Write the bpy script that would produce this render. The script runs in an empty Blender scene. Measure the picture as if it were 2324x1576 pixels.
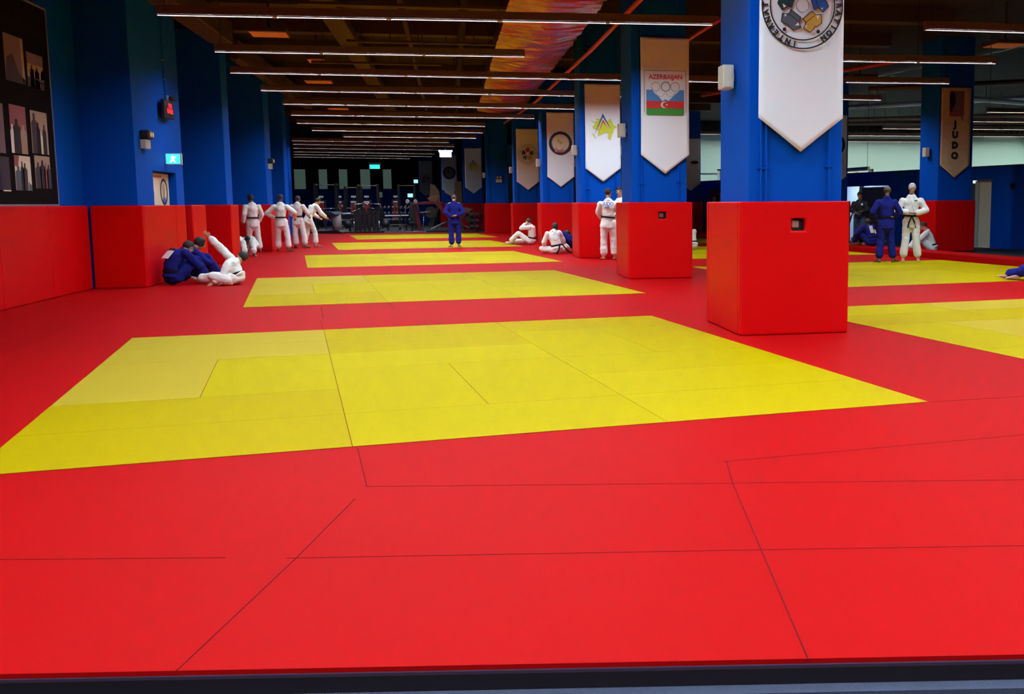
import bpy, bmesh, math, random
from mathutils import Vector, Matrix, noise
random.seed(7)
C = bpy.context.scene.collection
PI = math.pi

# ------------------------------------------------------------------ camera, world, exposure
# axes: u = across the hall (right), v = along the hall (away), z = up; metres
cd = bpy.data.cameras.new('camera'); cam = bpy.data.objects.new('camera', cd); C.objects.link(cam)
cd.sensor_fit = 'HORIZONTAL'; cd.sensor_width = 36.0; cd.lens = 2379.97 / 2324 * 36
cd.shift_x = -(1490.7 - 1162) / 2324; cd.shift_y = (741.24 - 788) / 2324
cd.clip_start = 0.05; cd.clip_end = 300
RX = Vector((0.98121, -0.19283, -0.00599)); RY = Vector((-0.02854, -0.11434, -0.99303)); RZ = Vector((0.19080, 0.97455, -0.11770))
cam.matrix_world = Matrix(((RX.x, -RY.x, -RZ.x, 0), (RX.y, -RY.y, -RZ.y, 0), (RX.z, -RY.z, -RZ.z, 1.45), (0, 0, 0, 1)))
bpy.context.scene.camera = cam
w = bpy.data.worlds.new('world'); bpy.context.scene.world = w; w.use_nodes = True
w.node_tree.nodes['Background'].inputs[0].default_value = (0.02, 0.022, 0.03, 1)
w.node_tree.nodes['Background'].inputs[1].default_value = 0.15
vs = bpy.context.scene.view_settings
vs.view_transform = 'Standard'; vs.look = 'None'; vs.gamma = 1.0; vs.exposure = 0.0; vs.use_curve_mapping = False
LAMP = 245.0        # radiance of the lens below the linear ceiling lights
LAMP_SIDE = 1.0

# ------------------------------------------------------------------ materials
def mat(name, col, rough=0.6, metal=0.0, spec=0.5, noise_amt=0.0, noise_scale=3.0, bump=0.0, bscale=60.0, emit=None, estr=0.0, sheen=0.0):
    m = bpy.data.materials.new(name); m.use_nodes = True
    nt = m.node_tree; b = nt.nodes['Principled BSDF']
    b.inputs['Base Color'].default_value = (*col, 1); b.inputs['Roughness'].default_value = rough
    b.inputs['Metallic'].default_value = metal; b.inputs['Specular IOR Level'].default_value = spec
    if sheen: b.inputs['Sheen Weight'].default_value = sheen
    if noise_amt or bump:
        tc = nt.nodes.new('ShaderNodeTexCoord')
    if noise_amt:
        n = nt.nodes.new('ShaderNodeTexNoise'); n.inputs['Scale'].default_value = noise_scale; n.inputs['Detail'].default_value = 4
        nt.links.new(tc.outputs['Object'], n.inputs['Vector'])
        r = nt.nodes.new('ShaderNodeMapRange'); r.inputs['To Min'].default_value = 1 - noise_amt; r.inputs['To Max'].default_value = 1 + noise_amt
        nt.links.new(n.outputs['Fac'], r.inputs['Value'])
        mx = nt.nodes.new('ShaderNodeVectorMath'); mx.operation = 'SCALE'; mx.inputs[0].default_value = col
        nt.links.new(r.outputs[0], mx.inputs['Scale']); nt.links.new(mx.outputs[0], b.inputs['Base Color'])
    if bump:
        n2 = nt.nodes.new('ShaderNodeTexNoise'); n2.inputs['Scale'].default_value = bscale; n2.inputs['Detail'].default_value = 3
        nt.links.new(tc.outputs['Object'], n2.inputs['Vector'])
        bp = nt.nodes.new('ShaderNodeBump'); bp.inputs['Strength'].default_value = bump; bp.inputs['Distance'].default_value = 0.02
        nt.links.new(n2.outputs['Fac'], bp.inputs['Height']); nt.links.new(bp.outputs[0], b.inputs['Normal'])
    if emit:
        b.inputs['Emission Color'].default_value = (*emit, 1); b.inputs['Emission Strength'].default_value = estr
    return m

def lamp_mat(name, col, s):
    m = bpy.data.materials.new(name); m.use_nodes = True; nt = m.node_tree; nt.nodes.clear()
    e = nt.nodes.new('ShaderNodeEmission'); o = nt.nodes.new('ShaderNodeOutputMaterial')
    e.inputs[0].default_value = (*col, 1); e.inputs[1].default_value = s; nt.links.new(e.outputs[0], o.inputs[0]); return m

M = dict(
    red_mat=mat('red_tatami', (0.435, 0.0035, 0.004), 0.5, noise_amt=0.05, noise_scale=0.7, bump=0.12, bscale=220, spec=0.02),
    red_pad=mat('red_vinyl', (0.70, 0.001, 0.002), 0.42, noise_amt=0.03, noise_scale=2, spec=0.14),
    seam=mat('dark_seam', (0.14, 0.004, 0.006), 0.9, spec=0.1),
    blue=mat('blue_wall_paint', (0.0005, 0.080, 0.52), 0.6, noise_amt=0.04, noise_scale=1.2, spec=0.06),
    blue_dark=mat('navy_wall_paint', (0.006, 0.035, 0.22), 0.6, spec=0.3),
    ceil=mat('dark_ceiling', (0.020, 0.012, 0.009), 0.85, noise_amt=0.3, noise_scale=0.6, spec=0.2),
    beam=mat('brown_beam', (0.055, 0.030, 0.017), 0.7, noise_amt=0.2, noise_scale=1.0, spec=0.2),
    tray=mat('lamp_tray', (0.13, 0.07, 0.047), 0.55, spec=0.3),
    foil=mat('foil_duct', (0.40, 0.20, 0.25), 0.30, metal=1.0, bump=1.0, bscale=9),
    pipe_red=mat('sprinkler_red', (0.5, 0.02, 0.015), 0.4),
    orange=mat('orange_diffuser', (0.85, 0.42, 0.14), 0.6),
    dark=mat('near_black', (0.012, 0.011, 0.014), 0.5),
    stage=mat('stage_black', (0.012, 0.006, 0.008), 0.45),
    stage_p=mat('stage_trim_plum', (0.05, 0.025, 0.05), 0.5),
    carpet=mat('blue_grey_carpet', (0.055, 0.065, 0.11), 0.95, bump=0.4, bscale=300, noise_amt=0.2, noise_scale=30),
    gymfloor=mat('charcoal_rubber', (0.022, 0.022, 0.025), 0.7, noise_amt=0.2, noise_scale=5),
    banner=mat('white_banner', (0.83, 0.90, 0.94), 0.75, bump=0.15, bscale=4, spec=0.2),
    gold=mat('gold_banner', (0.66, 0.49, 0.27), 0.7, noise_amt=0.18, noise_scale=9, spec=0.2),
    black=mat('black_print', (0.008, 0.008, 0.014), 0.6),
    i_red=mat('print_red', (0.62, 0.02, 0.02), 0.6), i_green=mat('print_green', (0.035, 0.30, 0.03), 0.6),
    i_dgreen=mat('print_dark_green', (0.008, 0.045, 0.05), 0.6), i_lblue=mat('print_light_blue', (0.06, 0.25, 0.6), 0.6),
    i_blue=mat('print_blue', (0.02, 0.1, 0.45), 0.6), i_grey=mat('print_slate', (0.10, 0.12, 0.17), 0.6),
    i_gold=mat('print_gold', (0.60, 0.36, 0.05), 0.6), i_lime=mat('print_lime', (0.60, 0.66, 0.03), 0.6),
    i_navy=mat('print_navy', (0.012, 0.01, 0.05), 0.5), i_cream=mat('print_cream', (0.75, 0.68, 0.5), 0.6),
    i_orange=mat('print_orange_red', (0.65, 0.16, 0.08), 0.6), i_yel=mat('print_olive', (0.45, 0.45, 0.02), 0.6),
    i_white=mat('print_white', (0.85, 0.85, 0.85), 0.6), i_pink=mat('print_rose', (0.32, 0.10, 0.12), 0.7),
    i_tan=mat('print_tan', (0.42, 0.30, 0.22), 0.7), i_mauve=mat('print_mauve', (0.20, 0.13, 0.17), 0.7),
    i_dmauve=mat('print_dark_mauve', (0.045, 0.03, 0.05), 0.7), i_teal=mat('print_teal', (0.09, 0.14, 0.15), 0.7),
    board=mat('board_black', (0.006, 0.005, 0.006), 0.7, spec=0.05), silver=mat('silver_edge', (0.45, 0.45, 0.55), 0.35, metal=0.6),
    speaker=mat('ivory_plastic', (0.66, 0.62, 0.50), 0.5), plastic=mat('light_grey_plastic', (0.5, 0.5, 0.47), 0.5),
    white_wall=mat('pale_green_wall', (0.50, 0.60, 0.54), 0.8, spec=0.2), door_c=mat('cream_door', (0.86, 0.82, 0.60), 0.6),
    door_g=mat('grey_green_door', (0.05, 0.12, 0.17), 0.5), door_w=mat('pale_grey_door', (0.50, 0.60, 0.56), 0.6),
    chrome=mat('polished_steel', (0.8, 0.8, 0.82), 0.15, metal=1.0), blackmetal=mat('black_steel', (0.02, 0.02, 0.022), 0.35),
    maroon=mat('maroon_steel', (0.16, 0.008, 0.02), 0.35), greymetal=mat('grey_shroud', (0.34, 0.31, 0.31), 0.4),
    navyplastic=mat('navy_plastic', (0.03, 0.035, 0.07), 0.5), upholst=mat('black_upholstery', (0.02, 0.02, 0.02), 0.6),
    red_up=mat('red_upholstery', (0.5, 0.02, 0.02), 0.6), brown=mat('brown_print', (0.22, 0.10, 0.05), 0.7),
    gi_w=mat('white_cotton', (0.86, 0.83, 0.76), 0.9, bump=0.5, bscale=14, spec=0.1, noise_amt=0.04, noise_scale=9),
    gi_b=mat('blue_cotton', (0.014, 0.018, 0.19), 0.9, bump=0.5, bscale=14, spec=0.1, noise_amt=0.12, noise_scale=9),
    belt=mat('black_belt', (0.008, 0.007, 0.012), 0.8, spec=0.2),
    skin=mat('tan_skin', (0.50, 0.22, 0.13), 0.55), skin_l=mat('light_skin', (0.66, 0.38, 0.26), 0.55), skin_d=mat('brown_skin', (0.17, 0.065, 0.035), 0.5),
    hair=mat('black_hair', (0.012, 0.009, 0.008), 0.6, bump=0.5, bscale=90), hair_w=mat('white_hair', (0.62, 0.60, 0.55), 0.7, bump=0.4, bscale=90),
    hair_g=mat('cropped_grey_hair', (0.10, 0.075, 0.065), 0.7), hair_br=mat('brown_hair', (0.05, 0.025, 0.015), 0.6),
    jacket=mat('black_jacket', (0.015, 0.015, 0.022), 0.7, bump=0.3, bscale=12), jeans=mat('blue_jeans', (0.05, 0.085, 0.17), 0.9, bump=0.3, bscale=12),
    led=lamp_mat('red_led', (1, 0.02, 0.03), 2.2), exitc=lamp_mat('cyan_exit_light', (0.05, 0.65, 1.0), 1.6), exitw=lamp_mat('white_exit_light', (0.7, 0.9, 1.0), 3.0),
    screen=lamp_mat('screen_glow', (0.35, 0.75, 0.85), 1.3), tealexit=lamp_mat('teal_exit_light', (0.05, 0.8, 0.75), 1.2), glow=lamp_mat('lit_window', (0.45, 0.75, 0.62), 0.09),
    lamp=lamp_mat('lamp_lens', (0.84, 0.98, 1.13), LAMP), lamp_s=lamp_mat('lamp_lens_side', (1.0, 0.84, 0.80), LAMP_SIDE),
    lamp_g=lamp_mat('lamp_lens_gym', (0.75, 0.85, 1.0), 95), lamp_gs=lamp_mat('lamp_lens_side_gym', (0.65, 0.75, 1.0), 0.7),
    lamp_r=lamp_mat('lamp_lens_room', (0.9, 1.0, 0.97), 760.0), lamp_rs=lamp_mat('lamp_lens_side_room', (0.85, 1.0, 0.97), 12.0),
    board_text=mat('faint_board_text', (0.022, 0.016, 0.016), 0.8, spec=0.05),
    reflector=mat('bronze_louvre', (0.035, 0.021, 0.017), 0.7, spec=0.1),
    spot=lamp_mat('spot_lens', (1, 0.97, 0.9), 6.0),
)
def glass():
    m = bpy.data.materials.new('clear_glass'); m.use_nodes = True; nt = m.node_tree; b = nt.nodes['Principled BSDF']
    b.inputs['Base Color'].default_value = (0.85, 0.95, 0.92, 1); b.inputs['Roughness'].default_value = 0.02
    b.inputs['Transmission Weight'].default_value = 1.0; b.inputs['IOR'].default_value = 1.05; return m
M['glass'] = glass()

YEL = [mat('yellow_tatami_%s' % n, c, 0.5, noise_amt=0.03, noise_scale=0.9, bump=0.12, bscale=220, spec=0.012) for n, c in
       dict(a=(0.445, 0.322, 0.0004), b=(0.425, 0.295, 0.001), c=(0.460, 0.335, 0.001), d=(0.44, 0.305, 0.022)).items()]

# ------------------------------------------------------------------ mesh helpers
class MB:
    """collects shapes, builds ONE mesh object"""
    def __init__(s): s.b = bmesh.new()
    def box(s, x0, x1, y0, y1, z0, z1, T=None):
        vs_ = [s.b.verts.new(Vector(p) if T is None else T @ Vector(p)) for p in
               ((x0, y0, z0), (x1, y0, z0), (x1, y1, z0), (x0, y1, z0), (x0, y0, z1), (x1, y0, z1), (x1, y1, z1), (x0, y1, z1))]
        for f in ((3, 2, 1, 0), (4, 5, 6, 7), (0, 1, 5, 4), (1, 2, 6, 5), (2, 3, 7, 6), (3, 0, 4, 7)): s.b.faces.new([vs_[i] for i in f])
        return s
    def prism(s, pts, d0, d1, plane='xz'):
        """polygon pts extruded between d0 and d1 along the missing axis"""
        f = {'xz': lambda p, d: (p[0], d, p[1]), 'xy': lambda p, d: (p[0], p[1], d), 'yz': lambda p, d: (d, p[0], p[1])}[plane]
        a = [s.b.verts.new(f(p, d0)) for p in pts]; c = [s.b.verts.new(f(p, d1)) for p in pts]
        n = len(pts)
        s.b.faces.new(a); s.b.faces.new(c[::-1])
        for i in range(n): s.b.faces.new((a[i], c[i], c[(i + 1) % n], a[(i + 1) % n]))
        return s
    def ring(s, cx, cz, r0, r1, d0, d1, n=48, a0=0, a1=2 * PI, plane='xz'):
        full = abs(a1 - a0 - 2 * PI) < 1e-6
        P = []
        f = {'xz': lambda x, y, d: (x, d, y), 'yz': lambda x, y, d: (d, x, y), 'xy': lambda x, y, d: (x, y, d)}[plane]
        m = n if full else n + 1
        for i in range(m):
            a = a0 + (a1 - a0) * i / n
            ca, sa = math.cos(a), math.sin(a)
            P.append([s.b.verts.new(f(cx + r * ca, cz + r * sa, d)) for r, d in ((r0, d0), (r1, d0), (r1, d1), (r0, d1))])
        for i in range(n):
            A, B_ = P[i], P[(i + 1) % m]
            for k in range(4): s.b.faces.new((A[k], B_[k], B_[(k + 1) % 4], A[(k + 1) % 4]))
        if not full: s.b.faces.new(P[0][::-1]); s.b.faces.new(P[-1])
        return s
    def disc(s, cx, cz, r, d0, d1, n=32, plane='xz', rz=None):
        rz = rz or r
        return s.prism([(cx + r * math.cos(2 * PI * i / n), cz + rz * math.sin(2 * PI * i / n)) for i in range(n)], d0, d1, plane)
    def tube(s, pts, r, n=8):
        pts = [Vector(p) for p in pts]; rings = []
        for i, p in enumerate(pts):
            t = (pts[min(i + 1, len(pts) - 1)] - pts[max(i - 1, 0)]).normalized()
            up = Vector((0, 0, 1)) if abs(t.z) < 0.95 else Vector((1, 0, 0))
            a = t.cross(up).normalized(); b_ = a.cross(t)
            rr = r[i] if isinstance(r, (list, tuple)) else r
            rings.append([s.b.verts.new(p + (a * math.cos(2 * PI * k / n) + b_ * math.sin(2 * PI * k / n)) * rr) for k in range(n)])
        for A, B_ in zip(rings, rings[1:]):
            for k in range(n): s.b.faces.new((A[k], A[(k + 1) % n], B_[(k + 1) % n], B_[k]))
        s.b.faces.new(rings[0][::-1]); s.b.faces.new(rings[-1]); return s
    def build(s, name, m, parent=None, loc=(0, 0, 0), rz=0, bevel=0, smooth=False, seg=2):
        bmesh.ops.recalc_face_normals(s.b, faces=s.b.faces)
        me = bpy.data.meshes.new(name); s.b.to_mesh(me); s.b.free()
        return link(name, me, m, parent, loc, rz, bevel, smooth, seg)

def link(name, me, m, parent=None, loc=(0, 0, 0), rz=0, bevel=0, smooth=False, seg=2):
    o = bpy.data.objects.new(name, me); C.objects.link(o)
    for mm in (m if isinstance(m, (list, tuple)) else [m]):
        if mm is not None: me.materials.append(mm)
    o.location = loc; o.rotation_euler = (0, 0, rz)
    if parent is not None: o.parent = parent
    if smooth:
        for p in me.polygons: p.use_smooth = True
    if bevel:
        b = o.modifiers.new('bevel', 'BEVEL'); b.width = bevel; b.segments = seg; b.limit_method = 'ANGLE'
    return o

def tag(o, label=None, cat=None, group=None, kind=None):
    if label: o['label'] = label
    if cat: o['category'] = cat
    if group: o['group'] = group
    if kind: o['kind'] = kind
    return o
def empty(name, loc=(0, 0, 0), rz=0, label=None, cat=None, group=None, kind=None):
    o = bpy.data.objects.new(name, None); C.objects.link(o); o.location = loc; o.rotation_euler = (0, 0, rz); o.empty_display_size = 0.2
    return tag(o, label, cat, group, kind)
def struct(name, mb, m, **k):
    o = mb.build(name, m, **k); o['kind'] = 'structure'; return o
def kids(o): return [x for x in list(C.objects) if x.parent == o]
def dup(o, parent=None, loc=None, rz=None, label=None, group=None):
    c = o.copy(); C.objects.link(c); c.parent = parent
    if loc is not None: c.location = loc
    if rz is not None: c.rotation_euler = (0, 0, rz)
    if label: c['label'] = label
    if group: c['group'] = group
    for k in kids(o): dup(k, c)
    return c
def text_mesh(body, size, align='CENTER', ext=0.002, bold=0.0):
    cu = bpy.data.curves.new('lettering', 'FONT'); cu.body = body; cu.size = size; cu.align_x = align; cu.align_y = 'CENTER'; cu.extrude = ext; cu.offset = bold
    o = bpy.data.objects.new('lettering', cu); C.objects.link(o); bpy.context.view_layer.update()
    me = bpy.data.meshes.new_from_object(o.evaluated_get(bpy.context.evaluated_depsgraph_get()))
    bpy.data.objects.remove(o); bpy.data.curves.remove(cu)
    return me
def text_xz(body, size, x, z, y, rot=0, **k):
    """text standing in the x-z plane, facing -y"""
    me = text_mesh(body, size, **k)
    me.transform(Matrix.Translation((x, y, z)) @ Matrix.Rotation(-rot, 4, 'Y') @ Matrix.Rotation(PI / 2, 4, 'X')); return me
def join_mesh(name, meshes):
    b = bmesh.new()
    for m in meshes: b.from_mesh(m)
    me = bpy.data.meshes.new(name); b.to_mesh(me); b.free()
    for m in meshes: bpy.data.meshes.remove(m)
    return me

TH = 0.13827                       # the tatami run turned by this angle against the columns
def mat_uv(X, Y):                  # tatami frame -> hall frame
    return (math.cos(TH) * X - math.sin(TH) * Y, math.sin(TH) * X + math.cos(TH) * Y)

# ------------------------------------------------------------------ floor
FE = lambda u: 3.22 - 0.165 * u            # front edge of the mat platform
curbU = lambda v: 12.14 + (v - 20.94) * (10.2 - 12.14) / (42.1 - 20.94)
wallU = lambda v: 16.45 + (v - 29.0) * (12.75 - 16.45) / 22.0
fl = MB()
fl.prism([(-8.6, FE(-8.6)), (curbU(FE(14)) + .1, FE(14)), (curbU(50) + .1, 50.5), (2.9, 52.75), (-9.0, 55.6)], -0.016, 0, 'xy')
floor = struct('floor', fl, M['red_mat'])
# visible joints of the red tatami
NF = 0.165
def nuv(a, b): return (-0.88 + math.cos(NF) * a + math.sin(NF) * b, 3.37 - math.sin(NF) * a + math.cos(NF) * b)
def seam_strip(mb, p, q, wd=0.005, z=0.0012):
    p = Vector((*p, 0)); q = Vector((*q, 0)); d = (q - p).normalized(); n = Vector((-d.y, d.x, 0)) * wd / 2
    mb.prism([tuple((p + n)[:2]), tuple((p - n)[:2]), tuple((q - n)[:2]), tuple((q + n)[:2])], 0.0, z, 'xy')
sm = MB()
for a, b in (((-0.88, 3.37), (-0.66, 4.40)), ((-0.66, 4.40), (-0.50, 5.25)), ((1.08, 3.04), (1.24, 4.09)), ((1.24, 4.09), (1.40, 5.13)), ((1.40, 5.13), (1.49, 5.60)),
             ((-0.46, 5.47), (1.40, 5.13)), ((-0.7, 4.40), (1.24, 4.09)), ((-0.58, 6.37), (-0.46, 5.47)), ((-1.7, 4.60), (-0.95, 4.46)), ((1.24, 4.09), (4.5, 3.55)), ((1.40, 5.13), (5.0, 4.5)),
             ((1.47, 5.58), (6.5, 6.22)), ((3.37, 6.96), (6.3, 7.15)), ((-1.83, 15.47), (-1.62, 13.84)), ((-2.9, 4.85), (-1.7, 4.6))):
    seam_strip(sm, a, b, 0.005 if a[1] < 7 else 0.007)
seam_strip(sm, mat_uv(.27, 12.7), mat_uv(.27, 13.75), 0.005); seam_strip(sm, mat_uv(1.27, 14.8), mat_uv(1.27, 15.85), 0.005)
sm.build('tatami_seam', M['seam'], parent=floor)
# edge of the platform and what lies in front of it
def edge_strip(name, o0, o1, z0, z1, m, u0=-8.6, u1=14.0):
    p = [(u0, FE(u0) - o0), (u1, FE(u1) - o0), (u1, FE(u1) - o1), (u0, FE(u0) - o1)]
    return struct(name, MB().prism(p, z0, z1, 'xy'), m)
edge_strip('trim_1', -0.03, 0.004, -0.026, -0.0165, M['stage_p'])
edge_strip('trim_2', -0.03, 0.006, -0.078, -0.0265, M['stage'])
edge_strip('floor_2', -0.03, 0.065, -0.12, -0.079, M['carpet'])
edge_strip('trim_3', 0.0655, 6.0, -0.24, -0.14, M['stage'])
struct('floor_3', MB().prism([(-12, 50), (20, 46), (20, 84), (-12, 84)], -0.16, -0.041, 'xy'), M['gymfloor'])
struct('floor_4', MB().prism([(11.0, -4), (34, -4), (34, 62), (9.0, 62)], -0.30, -0.165, 'xy'), M['gymfloor'])
struct('floor_5', MB().prism([(curbU(-4) + .75, -4), (22, -4), (13, 62), (curbU(62) + .75, 62)], -0.16, -0.012, 'xy'), M['gymfloor'])
# raised red kerb along the right side
def curb(h0, h1, a, b, name, m):
    p = [(curbU(-2) + a, -2), (curbU(-2) + b, -2), (curbU(51) + b, 51), (curbU(51) + a, 51)]
    return struct(name, MB().prism(p, h0, h1, 'xy'), m, bevel=0.01)
curb(0.001, 0.15, 0.05, 0.85, 'kerb', M['red_mat'])

# ------------------------------------------------------------------ yellow competition squares
def square(n, X0, X1, Y0, Y1, label, detail):
    u, v = mat_uv((X0 + X1) / 2, (Y0 + Y1) / 2)
    t = empty('competition_mat', (u, v, 0), TH, label, 'mat', 'yellow competition squares')
    w_, h_ = X1 - X0, Y1 - Y0
    def tile(x0, x1, y0, y1, m):
        g = 0.0022
        MB().box(x0 + g - w_ / 2, x1 - g - w_ / 2, y0 + g - h_ / 2, y1 - g - h_ / 2, 0.0008, 0.004).build('mat_tile', m, t)
    MB().box(-w_ / 2, w_ / 2, -h_ / 2, h_ / 2, 0.0004, 0.0014).build('underlay', M['seam'] if detail else YEL[1], t)
    r = h_ / 6
    rnd = random.Random(n)
    if detail:
        cells = [(0, 2, 0, 1, 1), (0, 2, 1, 2, 1), (0, 1, 2, 4, 3), (1, 2, 2, 4, 0), (0, 2, 4, 5, 3), (0, 2, 5, 6, 3),
                 (2, 4, 0, 1, 0), (2, 3, 1, 3, 0), (3, 4, 1, 3, 0), (2, 4, 3, 4, 2), (2, 4, 4, 5, 1), (2, 4, 5, 6, 1),
                 (4, 6, 0, 1, 2), (4, 6, 1, 2, 2), (4, 6, 2, 3, 0), (4, 5, 3, 5, 0), (5, 6, 3, 5, 0), (4, 6, 5, 6, 1)]
        if n > 1: cells = [(a, b, c, d, rnd.choice((0, 1, 2, 3))) for a, b, c, d, e in cells]
    else:
        cells = [(a, a + 2, c, c + 1, rnd.choice((0, 1, 2))) for a in (0, 2, 4) for c in range(6)]
    for a, b, c, d, e in cells: tile(a * w_ / 6, b * w_ / 6, c * r, d * r, YEL[e])
    return t
for n, a in enumerate([(-1.73, 4.29, 6.43, 12.68, 'large yellow tatami square nearest the camera'),
                       (-0.73, 5.29, 15.90, 22.15, 'second yellow tatami square, left of the second blue column'),
                       (0.26, 6.28, 25.33, 31.58, 'third yellow tatami square, thin band left of the third column'),
                       (1.32, 7.28, 34.9, 41.2, 'fourth yellow tatami square, where the blue-suited judoka stands'),
                       (2.45, 8.3, 44.9, 51.0, 'farthest yellow tatami square, touching the gym floor'),
                       (6.27, 12.3, 6.43, 12.78, 'yellow tatami square right of the nearest column pad'),
                       (8.4, 14.95, 15.7, 22.0, 'yellow tatami square in the right aisle under the two talking judoka'),
                       (9.2, 15.1, 25.1, 31.9, 'yellow square seen between the two nearest red column pads'),
                       (10.2, 15.5, 34.6, 40.6, 'small distant yellow square by the red kerb')]):
    square(n, *a, n in (0, 1, 5))

# ------------------------------------------------------------------ walls
Z_C = 6.0
struct('wall_left', MB().box(-6.75, -6.25, -6, 20.1, -0.04, Z_C), M['blue'])
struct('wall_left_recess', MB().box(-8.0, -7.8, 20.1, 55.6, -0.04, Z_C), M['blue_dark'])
for i, (u0, u1, v0, v1) in enumerate([(-7.8, -5.38, 27.6, 28.35), (-7.8, -5.55, 34.6, 35.6), (-8.0, -6.32, 43.6, 44.6), (-9.0, -7.72, 54.6, 55.6)]):
    struct('pillar', MB().box(u0, u1, v0, v1, -0.04, Z_C), M['blue'], bevel=0.01)
# first pier with the recessed doorway in its side
struct('pillar', MB().box(-7.8, -5.53, 20.0, 23.35, -0.04, Z_C).box(-5.53, -5.38, 20.0, 21.07, -0.04, Z_C).box(-5.53, -5.38, 22.75, 23.35, -0.04, Z_C)
       .box(-5.53, -5.38, 21.07, 22.75, 2.09, Z_C), M['blue'])
struct('wall_back', MB().box(-12.5, 3.5, 80.0, 80.3, -0.16, 2.55), M['blue'])
bw = MB()
for a, b in ((-12.5, -10.9), (-10.1, -9.2), (-8.6, -7.8), (-7.2, -6.3), (-5.6, -4.7), (-4.1, 3.5)): bw.box(a, b, 79.6, 80.0, 2.55, 3.95)
bw.box(-12.5, 3.5, 79.6, 80.0, 3.95, Z_C)
struct('wall_back_upper', bw, M['ceil'])
t = MB()
for a, b in ((-10.9, -10.1), (-9.2, -8.6), (-7.8, -7.2), (-6.3, -5.6), (-4.7, -4.1)):
    struct('window_1' if a == -10.9 else 'window_2', MB().box(a, b, 79.8, 79.9, 2.55, 3.95), M['glow'])
t.b.free()
# oblique right wall with the long interior opening above it
def rwall(name, va, vb, z0, z1, m, off=0.0, th=0.2):
    p = [(wallU(va) + off, va), (wallU(va) + off + th, va), (wallU(vb) + off + th, vb), (wallU(vb) + off, vb)]
    return struct(name, MB().prism(p, z0, z1, 'xy'), m)
# doors at v 29.8-30.9 (cream) and 35.6-38 (grey)
for n, (a, b) in enumerate(((-4, 29.82), (31.0, 35.4), (38.6, 58))): rwall('wall_right', a, b, -0.01, 2.47, M['blue'])
rwall('wall_right_lintel', 29.82, 31.0, 2.07, 2.47, M['blue']); rwall('wall_right_lintel', 35.4, 38.6, 2.0, 2.47, M['blue'])
rwall('trim_4', -4, 58, 2.47, 2.50, M['dark'], off=-0.02, th=0.26)
rwall('window_3', -4, 58, 2.50, 5.9, M['glass'], off=0.08, th=0.02)
d1 = rwall('door_1', 29.82, 30.45, 0.0, 2.03, M['door_c'], off=0.05, th=0.05)
rwall('door_2', 30.62, 31.0, 0.0, 1.98, M['door_g'], off=0.08, th=0.05)
rwall('trim_5', 30.45, 30.62, 0.0, 2.05, M['door_w'], off=0.02, th=0.12)
rwall('trim_6', 29.78, 30.5, 2.03, 2.09, M['i_teal'], off=-0.01, th=0.15)
rwall('door_3', 35.4, 37.3, 0.0, 1.95, M['door_g'], off=0.1, th=0.05)
rwall('trim_8', 37.3, 37.42, 0.0, 2.0, M['door_w'], off=0.05, th=0.12)
rwall('wall_corridor', 36.0, 46.0, -0.15, 2.45, M['white_wall'], off=1.5, th=0.1)
# adjoining hall behind the glass
struct('wall_far', MB().box(8, 36, 58.6, 58.8, -0.3, 5.3), M['white_wall'])
struct('wall_far_upper', MB().box(2.9, 36, 58.5, 58.8, 5.3, 6.2), M['ceil'])
struct('trim_7', MB().box(8, 36, 58.55, 58.6, 3.08, 3.11), M['plastic'])
struct('wall_side', MB().box(34, 34.3, -6, 60, -0.3, 6.2), M['white_wall'])
struct('wall_front', MB().box(-9, 36, -6.3, -6.0, -0.3, Z_C + .2), M['blue_dark'])

# ------------------------------------------------------------------ ceiling
struct('ceiling', MB().box(-12.5, 36, -6.3, 84, Z_C, Z_C + 0.3), M['ceil'])
for v in (15.6, 19.4, 23.9, 27.6, 31.4, 36.2, 40.0, 44.3, 48.0, 52.5, 57, 62, 67, 72):
    struct('ceiling_beam', MB().box(-8, 12.0, v, v + 0.45, 5.66, Z_C), M['beam'])
tag(MB().box(-5.25, -4.75, 20.2, 26, 5.10, 5.6).build('air_duct', M['beam'], bevel=0.03), 'dull brown air duct section above the first pier', 'duct')
tag(MB().box(-5.35, -5.1, 28.6, 43, 5.10, 5.6).build('air_duct', M['beam'], bevel=0.03), 'long dull brown air duct running beside the farther left piers', 'duct')
tag(MB().box(-2.55, -2.1, 16, 60, 5.35, 5.6).build('air_duct', M['beam'], bevel=0.03), 'narrow brown duct hung inward of the wide left duct', 'duct')
fd = MB(); NX, NY = 16, 260
gv = [[None] * (NX + 1) for _ in range(NY + 1)]
for j in range(NY + 1):
    for i in range(NX + 1):
        x = 1.2 + 1.75 * i / NX; y = 17 + 26.5 * j / NY
        gv[j][i] = fd.b.verts.new((x, y, 5.16 - 0.10 * math.sin(PI * i / NX) + 0.05 * noise.noise(Vector((x * 2.2, y * 1.7, 3))) + 0.035 * noise.noise(Vector((x * 2.0, y * 6.5, 8))) + (0.05 if (j % 6) in (0,) else 0)))
for j in range(NY):
    for i in range(NX): fd.b.faces.new((gv[j][i], gv[j][i + 1], gv[j + 1][i + 1], gv[j + 1][i]))
r_ = bmesh.ops.extrude_face_region(fd.b, geom=fd.b.faces[:]); bmesh.ops.translate(fd.b, verts=[g for g in r_['geom'] if isinstance(g, bmesh.types.BMVert)], vec=(0, 0, 0.40))
tag(fd.build('foil_duct', M['foil']), 'crumpled silver foil duct glinting red along the ceiling', 'duct')
def ceiling_pipe(pts, r, m, label, name='pipe'): return tag(MB().tube(pts, r).build(name, m, smooth=True), label, 'pipe')
ceiling_pipe([(3.30, 12, 4.85), (3.22, 24, 4.85), (2.95, 37, 4.85), (2.4, 46, 4.85)], 0.045, M['pipe_red'], 'red sprinkler pipe beside the foil duct', 'sprinkler_pipe')
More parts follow.
